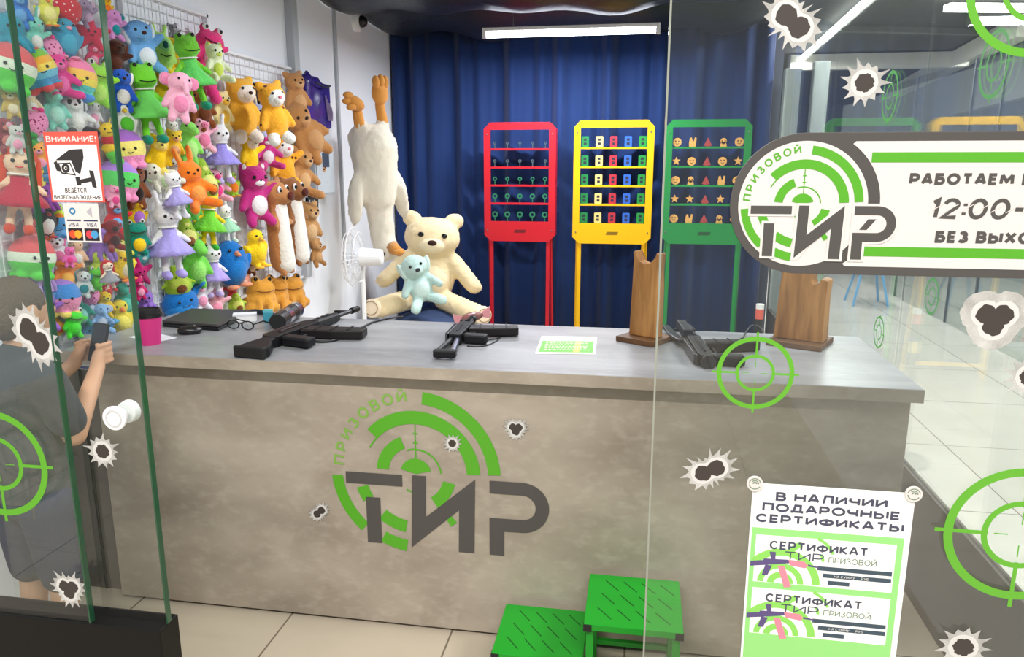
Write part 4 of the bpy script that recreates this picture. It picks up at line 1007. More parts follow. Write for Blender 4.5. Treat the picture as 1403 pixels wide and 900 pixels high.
# ------------------------------------------------------------------ fan
FY = 4.55
p = onY(482, 352, FY); 
fn = empty('pedestal_fan', (p.x+.03, FY, 0)); tag(fn, 'white pedestal fan standing below the hanging white goose toy', 'fan')
fz = p.z; rf = onY(484, 312, FY).z-fz
hd = MB()
M_ = Matrix.Translation((0, 0, fz)) @ Matrix.Rotation(R(-84), 4, 'Z')
cage = MB(); cage.M = M_
for yy, rr in ((-.06, rf*.55), (-.05, rf*.85), (-.02, rf), (.02, rf*.85), (-.062, rf*.25)):
    cage.tube([(rr*math.cos(2*PI*i/36), yy, rr*math.sin(2*PI*i/36)) for i in range(37)], .0035, 6)
for i in range(36):
    t = 2*PI*i/36; cs, sn = math.cos(t), math.sin(t)
    cage.tube([(.03*cs, -.065, .03*sn), (rf*.6*cs, -.06, rf*.6*sn), (rf*cs, -.02, rf*sn), (rf*.5*cs, .03, rf*.5*sn)], .0018, 5)
cage.build('fan_cage', WHITEPL, fn)
bl = MB(); bl.M = M_
for k in range(3):
    t0 = 2*PI*k/3
    bl.add([(.03*math.cos(t0), -.03, .03*math.sin(t0)), (rf*.85*math.cos(t0-.1), -.04, rf*.85*math.sin(t0-.1)), (rf*.85*math.cos(t0+.9), -.005, rf*.85*math.sin(t0+.9)), (.03*math.cos(t0+.9), -.01, .03*math.sin(t0+.9))], [(0, 1, 2, 3)])
bo_ = bl.build('fan_blades', mat('blade_white', (224, 228, 236), .3), fn); so = bo_.modifiers.new('t', 'SOLIDIFY'); so.thickness = .004
mt = MB(); mt.M = M_; mt.cyl((0, .02, 0), (0, .17, 0), .062, .05, 20); mt.build('motor_housing', WHITEPL, fn, bevel=.01)
MB().lathe([(0, fz-.55), (.014, fz-.55), (.014, fz-.05), (0, fz-.05)], 14, c=(.02, .05, 0)).build('upper_pole', WHITEPL, fn)
MB().lathe([(0, .03), (.022, .03), (.022, fz-.45), (0, fz-.45)], 14, c=(.02, .05, 0)).build('pole', WHITEPL, fn)
MB().lathe([(0, 0), (.19, 0), (.19, .012), (.05, .035), (0, .04)], 28, c=(.02, .05, 0)).build('base', WHITEPL, fn)

# ------------------------------------------------------------------ navy bean bag under the teddy
p = onY(596, 415, 5.55)
m = MB(); m.ell((0, 0, .20), (.50, .50, .22)); m.ell((0, -.03, .33), (.38, .38, .18)); m.box(-.4, .4, -.36, .36, 0, .05)
me = soft(m, 'bean_bag', .03, 8)
bb = link('bean_bag', me, mat('navy_bean_bag', (34, 56, 96), .7, bump=.3, bscale=7)); bb.location = (p.x, 5.55, 0); tag(bb, 'navy blue bean bag cushion under the big cream teddy', 'bean bag')
MB().tube([(-.4, -.26, .34), (-.2, -.36, .38), (0, -.385, .39), (.2, -.36, .38), (.4, -.26, .34)], .006).build('seam', mat('navy_seam', (24, 38, 70), .7), bb)
# ------------------------------------------------------------------ plush toys
PC = {}
def eyes(x, y, z, r=.024):
    return [('eye', MB().ell((sx*x, y, z), (r, r*.7, r), n=10, m=7), 'k') for sx in (-1, 1)]
def proto(kind, var=0, vox=.032):
    key = (kind, var, vox)
    if key in PC: return PC[key]
    B = MB(); P = []; E = B.ell; C_ = B.cap; top = 1.0
    def limbs(var, r=.07):
        if var == 0:      # sitting
            for s in (-1, 1):
                C_((s*.16, -.03, .50), (s*.30, -.14, .34), r, r*.95); C_((s*.12, -.08, .16), (s*.23, -.30, .10), r*1.25, r*1.2)
        elif var == 4:    # sitting with wide spread legs
            for s in (-1, 1):
                C_((s*.17, -.04, .52), (s*.34, -.13, .30), r, r*.95); C_((s*.14, -.10, .14), (s*.35, -.42, .10), r*1.35, r*1.3)
        elif var == 1:    # hanging straight
            for s in (-1, 1):
                C_((s*.16, -.02, .50), (s*.27, -.05, .28), r, r*.9); C_((s*.10, -.02, .2), (s*.13, -.06, .06), r*1.15, r*1.1)
        elif var == 2:    # one arm up
            C_((.16, -.02, .5), (.34, -.06, .60), r, r*.9); C_((-.16, -.03, .50), (-.28, -.10, .30), r, r*.9)
            for s in (-1, 1): C_((s*.11, -.03, .2), (s*.17, -.14, .07), r*1.15, r*1.1)
        else:             # hugging
            for s in (-1, 1):
                C_((s*.17, -.05, .48), (s*.07, -.22, .38), r, r*.9); C_((s*.12, -.08, .18), (s*.18, -.26, .09), r*1.25, r*1.15)
    body = lambda: (E((0, 0, .34), (.20, .17, .24)))
    if kind in ('bear', 'panda', 'dog', 'cat', 'pig', 'rabbit', 'elephant', 'monkey', 'hood', 'cow', 'mouse'):
        body(); E((0, -.03, .72), (.215, .19, .19)); limbs(var)
        if kind in ('bear', 'panda', 'monkey', 'hood'):
            for s in (-1, 1):
                if kind == 'monkey': E((s*.24, 0, .74), (.075, .04, .085))
                else: E((s*.165, 0, .885), (.075, .05, .075))
            E((0, -.17, .67), (.095, .07, .075))
            P += [('muzzle', MB().ell((0, -.175, .665), (.10, .075, .078)), 'b'), ('nose', MB().ell((0, -.245, .69), (.035, .02, .026), n=10, m=7), 'n')]
            P += eyes(.085, -.195, .755)
            if kind != 'hood': P.append(('tummy', MB().ell((0, -.09, .33), (.145, .10, .165)), 'b'))
            if kind == 'panda':
                for s in (-1, 1):
                    P.append(('ear', MB().ell((s*.165, 0, .885), (.083, .058, .083)), 'k2')); P.append(('eye_patch', MB().ell((s*.085, -.185, .755), (.05, .03, .06), n=10, m=7), 'k2'))
                    P.append(('leg_cover', MB().cap((s*.14, -.12, .15), (s*.24, -.31, .10), .10, .095), 'k2') if var == 0 else ('leg_cover', MB().cap((s*.11, -.03, .12), (s*.135, -.06, .055), .09, .088), 'k2'))
            if kind == 'hood':
                P.append(('face', MB().ell((0, -.10, .70), (.165, .135, .15)), 'b')); P.append(('legs', MB().cap((-.11, -.05, .12), (-.14, -.10, .07), .09, .09).cap((.11, -.05, .12), (.14, -.10, .07), .09, .09), 'b'))
        elif kind in ('dog', 'cow'):
            for s in (-1, 1): E((s*.21, -.02, .70), (.05, .06, .14), Euler((0, s*.25, 0)))
            E((0, -.18, .66), (.10, .09, .075))
            P += [('nose', MB().ell((0, -.265, .69), (.042, .025, .032), n=10, m=7), 'n'), ('tummy', MB().ell((0, -.09, .33), (.145, .10, .165)), 'b')]
            P += eyes(.09, -.195, .76)
            for s in (-1, 1): P.append(('ear', MB().ell((s*.218, -.03, .69), (.05, .065, .145), Euler((0, s*.25, 0))), 'b'))
        elif kind in ('cat', 'mouse'):
            for s in (-1, 1):
                if kind == 'cat': B.cyl((s*.14, 0, .82), (s*.175, 0, .99), .085, .012, 12)
                else: E((s*.19, .02, .90), (.10, .04, .10))
            P += [('nose', MB().ell((0, -.215, .70), (.022, .014, .016), n=8, m=6), 'n'), ('muzzle', MB().ell((0, -.165, .665), (.09, .055, .055)), 'b'), ('tummy', MB().ell((0, -.09, .33), (.145, .10, .165)), 'b')]
            P += eyes(.095, -.195, .74, .03)
            for s in (-1, 1):
                P.append(('inner_ear', MB().ell((s*.155, -.05, .885), (.035, .02, .05), n=10, m=7) if kind == 'cat' else MB().ell((s*.19, -.015, .90), (.068, .02, .068), n=10, m=7), 'b'))
        elif kind == 'pig':
            for s in (-1, 1): B.cyl((s*.13, -.02, .86), (s*.19, -.08, .95), .06, .015, 10)
            P += [('snout', MB().cyl((0, -.17, .68), (0, -.255, .68), .075, .068, 18), 'b'), ('tummy', MB().ell((0, -.09, .33), (.145, .10, .165)), 'b')]
            for s in (-1, 1): P.append(('nostril', MB().ell((s*.026, -.256, .685), (.012, .006, .018), n=8, m=6), 'n'))
            P += eyes(.095, -.19, .765)
        elif kind == 'rabbit':
            for s in (-1, 1): C_((s*.09, .0, .86), (s*.13, .02, 1.14), .058, .05)
            for s in (-1, 1): P.append(('inner_ear', MB().ell((s*.118, -.045, 1.03), (.03, .016, .12), Euler((0, s*.13, 0)), n=10, m=8), 'b'))
            P += [('nose', MB().ell((0, -.22, .70), (.024, .014, .018), n=8, m=6), 'n'), ('tummy', MB().ell((0, -.09, .33), (.145, .10, .165)), 'b')]
            P += eyes(.09, -.195, .745, .028); top = 1.18
        elif kind == 'elephant':
            for s in (-1, 1): E((s*.25, .02, .74), (.13, .035, .14))
            B.tube([(0, -.17, .69), (0, -.28, .62), (0, -.32, .52), (0, -.36, .47)], [.07, .06, .05, .045], 12)
            for s in (-1, 1): P.append(('inner_ear', MB().ell((s*.255, -.02, .74), (.10, .02, .11), n=12, m=8), 'b'))
            P += eyes(.095, -.19, .765); P.append(('tummy', MB().ell((0, -.09, .33), (.145, .10, .165)), 'b'))
    elif kind in ('doll_frog', 'doll_rabbit', 'doll_bear', 'doll_cat', 'doll_girl'):
        E((0, -.02, .79), (.165, .145, .145)); C_((0, 0, .40), (0, 0, .66), .10, .08)
        for s in (-1, 1):
            C_((s*.08, 0, .60), (s*.24, -.05, .46), .045, .04); C_((s*.065, 0, .36), (s*.09, -.03, .06), .052, .05)
        k = kind[5:]
        if k == 'frog':
            for s in (-1, 1): E((s*.085, -.03, .925), (.058, .055, .058))
            P += [('eye', MB().ell((s*.087, -.075, .935), (.026, .02, .026), n=10, m=7), 'k') for s in (-1, 1)]
            E((0, -.11, .745), (.15, .08, .065))
            P.append(('mouth', MB().tube([(-.10, -.165, .75), (-.05, -.188, .735), (0, -.194, .73), (.05, -.188, .735), (.10, -.165, .75)], .006, 6), 'k'))
        elif k == 'rabbit':
            for s in (-1, 1): C_((s*.07, 0, .90), (s*.10, .02, 1.10), .042, .038)
            P += eyes(.065, -.15, .80, .022); P.append(('nose', MB().ell((0, -.165, .77), (.016, .01, .012), n=8, m=6), 'n')); top = 1.14
        elif k == 'cat':
            for s in (-1, 1): B.cyl((s*.10, 0, .87), (s*.125, 0, .98), .06, .01, 10)
            P += eyes(.065, -.15, .80, .022); P.append(('nose', MB().ell((0, -.165, .77), (.016, .01, .012), n=8, m=6), 'n'))
        elif k == 'bear':
            for s in (-1, 1): E((s*.125, 0, .905), (.055, .04, .055))
            P += eyes(.06, -.15, .81, .022); P.append(('muzzle', MB().ell((0, -.14, .765), (.06, .045, .045), n=12, m=8), 'b')); P.append(('nose', MB().ell((0, -.185, .78), (.02, .012, .015), n=8, m=6), 'n'))
        else:
            P.append(('hair', MB().ell((0, .02, .82), (.18, .155, .15)).cap((-.15, .02, .80), (-.17, .0, .55), .05, .045).cap((.15, .02, .80), (.17, 0, .55), .05, .045), 'c'))
            P += eyes(.06, -.155, .80, .022); P.append(('mouth', MB().tube([(-.04, -.155, .74), (0, -.165, .73), (.04, -.155, .74)], .007, 6), 'n'))
        P.append(('dress', MB().lathe([(.07, .66), (.10, .62), (.105, .55), (.17, .47), (.25, .38), (.29, .31), (.27, .305), (.20, .38)], 40, wave=.07, wn=10), 'b'))
        P.append(('feet', MB().cap((-.09, -.02, .06), (-.095, -.09, .045), .06, .055).cap((.09, -.02, .06), (.095, -.09, .045), .06, .055), 'c'))
        P.append(('collar', MB().lathe([(.08, .645), (.125, .65), (.12, .665), (.07, .67)], 24), 'w'))
    elif kind == 'frog':
        E((0, 0, .30), (.23, .19, .26)); E((0, -.05, .64), (.27, .20, .17)); limbs(var, .065)
        for s in (-1, 1): E((s*.14, -.05, .83), (.09, .085, .09))
        for s in (-1, 1):
            P.append(('eyeball', MB().ell((s*.145, -.095, .845), (.062, .055, .065), n=12, m=8), 'w')); P.append(('eye', MB().ell((s*.145, -.145, .845), (.03, .018, .036), n=10, m=7), 'k'))
        P.append(('mouth', MB().tube([(-.19, -.19, .62), (-.1, -.235, .59), (0, -.25, .58), (.1, -.235, .59), (.19, -.19, .62)], .010, 6), 'n')); P.append(('tummy', MB().ell((0, -.10, .29), (.16, .115, .18)), 'b')); top = .92
    elif kind == 'monster':
        E((0, 0, .45), (.30, .22, .40)); limbs(1, .06)
        for s in (-1, 1): C_((s*.10, 0, .80), (s*.13, 0, .98), .035, .05)
        P += [('eyeball', MB().ell((0, -.19, .58), (.13, .06, .15)), 'b'), ('eye', MB().ell((0, -.245, .58), (.06, .02, .08), n=12, m=8), 'c'), ('mouth', MB().tube([(-.12, -.225, .38), (0, -.245, .34), (.12, -.225, .38)], .010, 6), 'k')]
    elif kind in ('bird', 'chick'):
        E((0, .02, .36), (.27, .24, .32)); E((0, -.04, .74), (.20, .18, .18))
        for s in (-1, 1): E((s*.26, .02, .42), (.06, .13, .19), Euler((0, s*.35, 0)))
        for s in (-1, 1): E((s*.11, -.13, .045), (.08, .12, .045))
        if kind == 'bird': E((0, .0, .93), (.05, .06, .08))
        P += [('beak', MB().cyl((0, -.19, .70), (0, -.32, .66), .065, .012, 14), 'b')] + eyes(.09, -.185, .78, .028)
        for s in (-1, 1): P.append(('foot', MB().ell((s*.11, -.16, .035), (.085, .13, .036), n=12, m=8), 'b'))
        P.append(('chest', MB().ell((0, -.09, .36), (.19, .155, .22)), 'c'))
    elif kind == 'penguin':
        E((0, 0, .46), (.30, .26, .45)); 
        for s in (-1, 1): E((s*.31, -.02, .42), (.05, .11, .2), Euler((0, s*.4, 0)))
        P += [('chest', MB().ell((0, -.08, .38), (.22, .20, .30)), 'b'), ('beak', MB().cyl((0, -.22, .66), (0, -.34, .63), .06, .01, 12), 'c')] + eyes(.11, -.20, .74, .03)
        for s in (-1, 1): P.append(('foot', MB().ell((s*.13, -.16, .04), (.10, .14, .04), n=12, m=8), 'c'))
    elif kind == 'whale':
        E((0, 0, .45), (.48, .36, .42)); E((.50, .10, .62), (.20, .12, .10), Euler((0, -.6, 0)))
        for s in (-1, 1): E((.68, .10+s*.12, .80), (.14, .14, .05), Euler((0, -.6, s*.6)))
        for s in (-1, 1): E((s*.12-.05, -.34, .22), (.16, .12, .05), Euler((0, s*.5, 0)))
        P += [('chest', MB().ell((-.05, -.05, .33), (.42, .33, .31)), 'b')] + [('eye', MB().ell((x, -.335, .56), (.035, .02, .035), n=10, m=7), 'k') for x in (-.22, .12)]
        P.append(('mouth', MB().tube([(-.16, -.358, .45), (-.05, -.375, .42), (.06, -.368, .45)], .010, 6), 'n')); top = .9
    elif kind == 'avocado':
        B.lathe([(.0, .02), (.16, .05), (.27, .17), (.31, .32), (.27, .50), (.19, .68), (.145, .83), (.10, .93), (0, .97)], 28)
        for s in (-1, 1): C_((s*.24, -.03, .5), (s*.37, -.09, .40), .04, .04); C_((s*.12, -.02, .07), (s*.13, -.06, -.02), .05, .05)
        P += [('flesh', MB().ell((0, -.105, .36), (.245, .21, .29)).ell((0, -.06, .66), (.13, .13, .2)), 'b'), ('stone', MB().ell((0, -.27, .30), (.125, .09, .125)), 'c')] + eyes(.055, -.20, .62, .02)
        P.append(('mouth', MB().tube([(-.03, -.215, .555), (0, -.222, .545), (.03, -.215, .555)], .006, 6), 'k'))
    elif kind == 'ball':
        E((0, 0, .5), (.46, .42, .46))
        for i in range(6):
            t = R(30+60*i); E((.30*math.cos(t), .28*math.sin(t), .10), (.13, .13, .10))
        P += eyes(.13, -.40, .50, .035); P.append(('mouth', MB().tube([(-.06, -.428, .42), (0, -.436, .40), (.06, -.428, .42)], .010, 6), 'k'))
    elif kind == 'caterpillar':
        pts = [(0, -.02, .84), (.02, .02, .62), (-.01, .02, .44), (.03, .0, .27), (.06, -.05, .12)]
        E(pts[0], (.20, .18, .18))
        for i, q in enumerate(pts[1:]): P.append(('segment', MB().ell(q, (.19-.012*i, .175-.01*i, .13)), 'cdbe'[i]))
        for s in (-1, 1): C_((s*.08, 0, .97), (s*.13, -.02, 1.08), .02, .03)
        P += eyes(.075, -.18, .87, .026); P.append(('mouth', MB().tube([(-.05, -.195, .79), (0, -.205, .775), (.05, -.195, .79)], .008, 6), 'k')); top = 1.1
    elif kind == 'dino':
        E((0, .02, .33), (.20, .20, .26)); E((0, -.05, .72), (.16, .17, .15)); E((0, -.22, .66), (.11, .12, .085)); C_((0, .02, .5), (0, -.02, .66), .13, .12)
        limbs(1, .06); B.tube([(0, .16, .22), (0, .32, .14), (.06, .44, .12)], [.11, .07, .02], 12)
        sp_ = MB()
        for i, (y, z) in enumerate(((-.0, .89), (.10, .80), (.15, .66), (.20, .50), (.24, .36), (.30, .22))): sp_.cyl((0, y-.02, z-.03), (0, y+.05, z+.06), .05, .005, 8)
        P += [('back_spikes', sp_, 'b'), ('tummy', MB().ell((0, -.08, .32), (.15, .13, .19)), 'c')] + eyes(.12, -.16, .77, .026)
    elif kind == 'octopus':
        E((0, 0, .66), (.34, .32, .32))
        for i in range(8):
            t = R(22+45*i); B.tube([(.2*math.cos(t), .2*math.sin(t), .45), (.33*math.cos(t), .33*math.sin(t), .25), (.38*math.cos(t+.2), .38*math.sin(t+.2), .08)], [.09, .075, .05], 10)
        P += eyes(.12, -.30, .68, .035); P.append(('mouth', MB().tube([(-.05, -.315, .57), (0, -.325, .555), (.05, -.315, .57)], .009, 6), 'k'))
    elif kind == 'fish':
        E((0, 0, .5), (.44, .26, .36)); E((.46, .02, .52), (.16, .05, .24)); E((0, .02, .88), (.16, .05, .14))
        P += [('eye', MB().ell((-.2, -.22, .6), (.06, .03, .06), n=12, m=8), 'w'), ('pupil', MB().ell((-.21, -.245, .6), (.03, .016, .03), n=8, m=6), 'k'), ('fin', MB().ell((.05, -.24, .42), (.13, .04, .09)), 'b')]
    elif kind == 'cushion':
        E((0, 0, .5), (.40, .24, .48)); E((0, 0, .5), (.44, .18, .40))
        P += [('bow', MB().ell((-.1, -.22, .86), (.09, .04, .06)).ell((.1, -.22, .86), (.09, .04, .06)).ell((0, -.24, .86), (.04, .04, .04)), 'b')]
    elif kind == 'star':
        for i in range(5):
            t = R(90+72*i); C_((0, 0, .5), (.42*math.cos(t), 0, .5+.42*math.sin(t)), .16, .07)
        P += eyes(.07, -.15, .54, .03); P.append(('mouth', MB().tube([(-.05, -.155, .46), (0, -.162, .44), (.05, -.155, .46)], .009, 6), 'k'))
    elif kind == 'longdog':   # tall bolster shaped dog
        B.cap((0, .0, .14), (0, 0, .72), .135, .115); E((0, -.03, .84), (.145, .14, .13)); E((0, -.15, .80), (.085, .08, .07))
        for s in (-1, 1):
            E((s*.12, .02, .95), (.05, .04, .065)); C_((s*.10, -.02, .60), (s*.15, -.09, .52), .04, .038); C_((s*.06, -.02, .08), (s*.08, -.07, .02), .05, .045)
        P += [('tummy', MB().cap((0, -.045, .12), (0, -.045, .70), .118, .095), 'b'), ('nose', MB().ell((0, -.225, .815), (.058, .03, .046), n=12, m=8), 'n')] + eyes(.07, -.145, .88, .024)
        for s in (-1, 1): P.append(('eye_ring', MB().ell((s*.07, -.132, .88), (.036, .018, .04), n=10, m=7), 'w'))
    elif kind == 'goose':     # long goose, upright frame; hung by its feet
        B.cap((0, 0, .34), (0, 0, .60), .135, .10); B.cap((0, 0, .66), (0, -.01, .84), .075, .07); E((0, -.03, .89), (.075, .085, .075))
        for s in (-1, 1):
            C_((s*.06, 0, .26), (s*.075, 0, .20), .055, .035); E((s*.15, .0, .60), (.035, .06, .15), Euler((0, s*.15, 0)))
        E((0, .10, .28), (.09, .08, .08))
        P.append(('beak', MB().cyl((0, -.09, .88), (0, -.17, .905), .04, .02, 12).ell((0, -.155, .90), (.035, .03, .02)), 'b'))
        for s in (-1,):
            P.append(('leg', MB().cap((.075, 0, .22), (.085, 0, .125), .032, .026), 'b')); P.append(('webbed_foot', MB().ell((.115, -.03, .095), (.06, .04, .036), Euler((0, .5, 0))).ell((.165, -.04, .085), (.03, .018, .018)).ell((.16, -.045, .055), (.03, .018, .018)).ell((.15, -.05, .115), (.03, .018, .018)), 'b'))
            P.append(('leg', MB().cap((s*.075, 0, .22), (s*.065, 0, .10), .032, .026), 'b')); P.append(('webbed_foot', MB().ell((s*.062, -.015, .045), (.05, .036, .065)).ell((s*.062-.030, -.03, -.012), (.02, .022, .035)).ell((s*.062, -.035, -.018), (.02, .022, .035)).ell((s*.062+.030, -.03, -.012), (.02, .022, .035)), 'b'))
        P += eyes(.06, -.085, .91, .014)
    elif kind == 'squat':     # low seated frog / toad
        E((0, 0, .30), (.40, .34, .30)); E((0, -.08, .55), (.34, .27, .22))
        for s in (-1, 1): E((s*.17, -.10, .76), (.10, .09, .10)); E((s*.28, -.20, .12), (.15, .16, .12)); C_((s*.12, -.30, .3), (s*.13, -.38, .06), .07, .075)
        for s in (-1, 1): P.append(('eye', MB().ell((s*.17, -.165, .78), (.05, .035, .055), n=12, m=8), 'k'))
        P.append(('mouth', MB().tube([(-.24, -.26, .53), (-.1, -.335, .50), (0, -.345, .495), (.1, -.335, .50), (.24, -.26, .53)], .011, 6), 'n')); top = .86
    me = soft(B, kind+'_toy_body', vox, 4, .004)
    parts = []
    for nm, mb_, c in P:
        pm = mb_.mesh(nm); bm = bmesh.new(); bm.from_mesh(pm); bmesh.ops.recalc_face_normals(bm, faces=bm.faces[:]); bm.to_mesh(pm); bm.free()
        pm.polygons.foreach_set('use_smooth', [True]*len(pm.polygons)); parts.append((nm, pm, c))
    PC[key] = (me, parts, top); return PC[key]

def setmat(o, m):
    if not o.data.materials: o.data.materials.append(m)
    o.material_slots[0].link = 'OBJECT'; o.material_slots[0].material = m
EYE = mat('toy_eye', (14, 14, 16), .12, spec=.6)
NAMES = {'doll_frog': 'plush_frog', 'doll_rabbit': 'plush_rabbit', 'doll_bear': 'plush_bear', 'doll_cat': 'plush_cat', 'doll_girl': 'rag_doll', 'hood': 'plush_bear', 'ball': 'plush_octopus', 'squat': 'plush_toad', 'longdog': 'plush_dog', 'cow': 'plush_dog'}
CATS = {'doll_frog': 'toy frog', 'doll_girl': 'doll', 'cushion': 'cushion'}
def toy_at(kind, loc, h, cols, label, rz=60, roll=0, pitch=0, var=0, vox=.032, group='plush toys on the left wall', size=(1, 1, 1)):
    """cols: a main, b second, c third, n nose"""
    me, parts, top = proto(kind, var, vox)
    s = h/top
    Rm = Euler((0, 0, R(rz))).to_matrix() @ Euler((0, R(roll), 0)).to_matrix() @ Euler((R(pitch), 0, 0)).to_matrix()
    base = Vector(loc) - Rm @ Vector((0, 0, top/2*s*size[2]))
    nm = NAMES.get(kind, 'plush_'+kind)
    r = empty(nm, base, Rm.to_euler()); r.scale = (s*size[0], s*size[1], s*size[2])
    k = kind.replace('doll_', '').replace('longdog', 'dog').replace('girl', 'doll')
    tag(r, label, CATS.get(kind, 'plush toy'), group)
    o = bpy.data.objects.new('body', me); COL.objects.link(o); o.parent = r
    a = cols['a']; setmat(o, a if isinstance(a, bpy.types.Material) else plush(a))
    for pn, pm, c in parts:
        q = bpy.data.objects.new(pn, pm); COL.objects.link(q); q.parent = r
        if c == 'k': m = EYE
        elif c == 'k2': m = plush((34, 32, 34))
        elif c == 'w': m = plush((240, 240, 238))
        elif c == 'n': m = plush(cols.get('n', (60, 36, 32)))
        else:
            v = cols.get(c, cols.get('b', cols['a'])); m = v if isinstance(v, bpy.types.Material) else plush(v)
        setmat(q, m)
    return r
rt_ = random.Random(21)
PLACED = []
def toy(kind, px, py, hp, label, a, b=None, c=None, rz=None, roll=None, var=None, n=(60, 36, 32), k=1.0, size=(1, 1, 1), lift=0, **kw):
    p0 = onX(px, py, XW+.10); h = hp*depth(p0)/FOC*k*1.04
    # hang each toy on the free depth that keeps it clearest of its neighbours
    best = None
    for lf in ((0, .035, .07, .105, .14, .175, .21) if kind != 'longdog' else (.02,)):
        q = onX(px, py, XW + .03 + .20*h*size[1] + lift + lf)
        pen = lf*.10*h
        for (u, hu) in PLACED:
            pen += max(0, .27*(h+hu) - (u-q).length)*min(h, hu)
        if best is None or pen < best[0]: best = (pen, q)
    p = best[1]; PLACED.append((p.copy(), h)); h *= depth(p)/depth(p0)
    cols = {'a': a, 'b': b or a, 'c': c or b or a, 'n': n}
    for q in 'de': cols[q] = kw.get(q, cols['c'])
    return toy_at(kind, p, p_h(h), cols, label, rz if rz is not None else rt_.uniform(50, 74), roll if roll is not None else rt_.uniform(-9, 9), 0, var if var is not None else rt_.choice((0, 1, 1, 2)), size=size)
def p_h(h): return h
# colours
BLUE = (70, 132, 214); SKY = (112, 172, 228); TEAL = (28, 140, 150); MINT = (132, 214, 196); LIMEC = (150, 220, 60); GRN_ = (92, 200, 60); YEL = (250, 208, 36); LEM = (232, 226, 92)
ORG = (250, 136, 36); RED_ = (210, 40, 52); PNK = (244, 160, 192); HOT = (234, 60, 140); MAG = (190, 30, 110); LIL = (180, 152, 224); PUR = (140, 90, 200); WHT = (240, 238, 236); CRM = (238, 222, 190); BRN = (126, 70, 38); DBR = (74, 38, 26); GRY = (150, 150, 158); AVO = (150, 186, 60); FLE = (220, 222, 130); TAN = (196, 148, 96); GOLD = (244, 182, 56); ROY = (36, 92, 200); CYA = (24, 120, 190)
RB = stripes_mat('rainbow_plush', [(80, 150, 230), (90, 210, 200), (250, 226, 80), (252, 200, 90), (246, 130, 176), (246, 130, 176)], 'Z', 0, 1)
RB2 = stripes_mat('rainbow_plush_two', [(220, 70, 80), (70, 150, 200), (110, 190, 220), (250, 220, 90), (250, 180, 60), (130, 200, 60), (220, 60, 50)], 'Z', 0, 1)
RB3 = stripes_mat('pastel_plush', [(244, 150, 196), (244, 150, 196), (250, 234, 130), (250, 234, 130), (168, 110, 206), (168, 110, 206)], 'Z', 0, 1)
RB4 = stripes_mat('lilac_green_plush', [(244, 150, 196), (244, 150, 196), (90, 210, 100), (90, 210, 100), (176, 130, 220), (176, 130, 220)], 'Z', 0, 1)
RB5 = stripes_mat('watermelon_plush', [(90, 210, 70), (90, 210, 70), (230, 240, 220), (226, 96, 100), (226, 96, 100)], 'Z', 0, 1)
RB6 = stripes_mat('blue_pink_plush', [(240, 220, 110), (246, 150, 190), (246, 150, 190), (70, 140, 214), (70, 140, 214), (170, 130, 220)], 'Z', 0, 1)
LEO = spots_mat('leopard_plush', (246, 150, 200), (150, 24, 90), 9, .30)
RSP = spots_mat('red_spotted_plush', (206, 40, 56), (246, 222, 222), 8, .22)
TIG = spots_mat('tiger_plush', (250, 176, 50), (96, 52, 20), 6, .16)

T = toy
# --- left column, top to bottom
T('bear', 26, 12, 52, 'fluffy blue bear plush at the very top left corner', BLUE, SKY)
T('bird', 64, 12, 46, 'lemon yellow bird plush at the top edge, above the pink leopard cushion', LEM, ORG, (250, 240, 150))
T('cushion', 93, 12, 44, 'red cushion toy with white spots at the top edge of the toy wall', RSP, RED_)
T('elephant', 118, 18, 42, 'mauve grey elephant plush at the top, behind the glass edge', (150, 128, 160), (190, 160, 190))
T('chick', 147, 8, 24, 'tiny yellow chick plush at the top of the toy wall', YEL, ORG)
T('elephant', 156, 33, 44, 'pink elephant plush with teal ears above the brown dachshund', (206, 140, 200), TEAL)
T('rabbit', 46, 42, 66, 'mint rabbit plush with a white face, top left', MINT, WHT, n=PNK)
T('octopus', 14, 48, 58, 'teal octopus plush at the left edge of the view', (40, 150, 180))
T('penguin', 89, 50, 58, 'teal blue penguin plush with a pink beak', (44, 150, 190), (70, 170, 205), PNK)
T('star', 124, 46, 54, 'crimson star shaped plush with a white paper tag', (196, 30, 70))
T('pig', 128, 76, 36, 'small raspberry pink pig plush below the crimson star', (224, 56, 108), PNK)
T('cushion', 64, 68, 44, 'pink leopard spotted cushion toy, upper one', LEO, HOT)
T('bear', 79, 103, 68, 'fluffy hot pink bear plush beside the rainbow octopus', (228, 54, 148), (244, 110, 180))
T('ball', 46, 95, 62, 'rainbow striped ball plush with red and blue bands', RB2, roll=-20)
T('ball', 13, 92, 70, 'green and pink striped ball plush at the left edge', RB5, roll=15)
T('ball', 103, 107, 58, 'rainbow octopus plush in pink, yellow and blue bands', RB)
T('mouse', 125, 94, 24, 'small white mouse plush squeezed beside the rainbow octopus', WHT, PNK)
T('frog', 133, 115, 62, 'lime green frog plush left of the glass edge', LIMEC, (190, 236, 110))
T('dog', 158, 78, 54, 'dark brown dog plush above the blue dog', DBR, (90, 48, 34), n=(20, 16, 14))
T('dog', 165, 121, 62, 'royal blue dog plush with a white chest', ROY, WHT)
T('bear', 15, 141, 44, 'yellow brown bear plush at the left edge', (206, 176, 96), CRM)
T('bear', 41, 139, 42, 'cream bear plush behind the left glass edge', CRM, WHT)
T('dino', 73, 145, 64, 'mint green dinosaur plush, left column', MINT, TEAL, (170, 230, 214))
T('panda', 102, 157, 62, 'white and black panda plush above the surveillance sign', (236, 236, 236), WHT, var=0)
T('rabbit', 128, 151, 44, 'pale grey rabbit plush beside the panda', (214, 210, 216), PNK, n=PNK)
T('cushion', 47, 166, 42, 'pink leopard spotted cushion toy, lower one', LEO, HOT)
T('bird', 170, 163, 52, 'white and green parrot plush with a yellow beak', (236, 240, 236), YEL, GRN_)
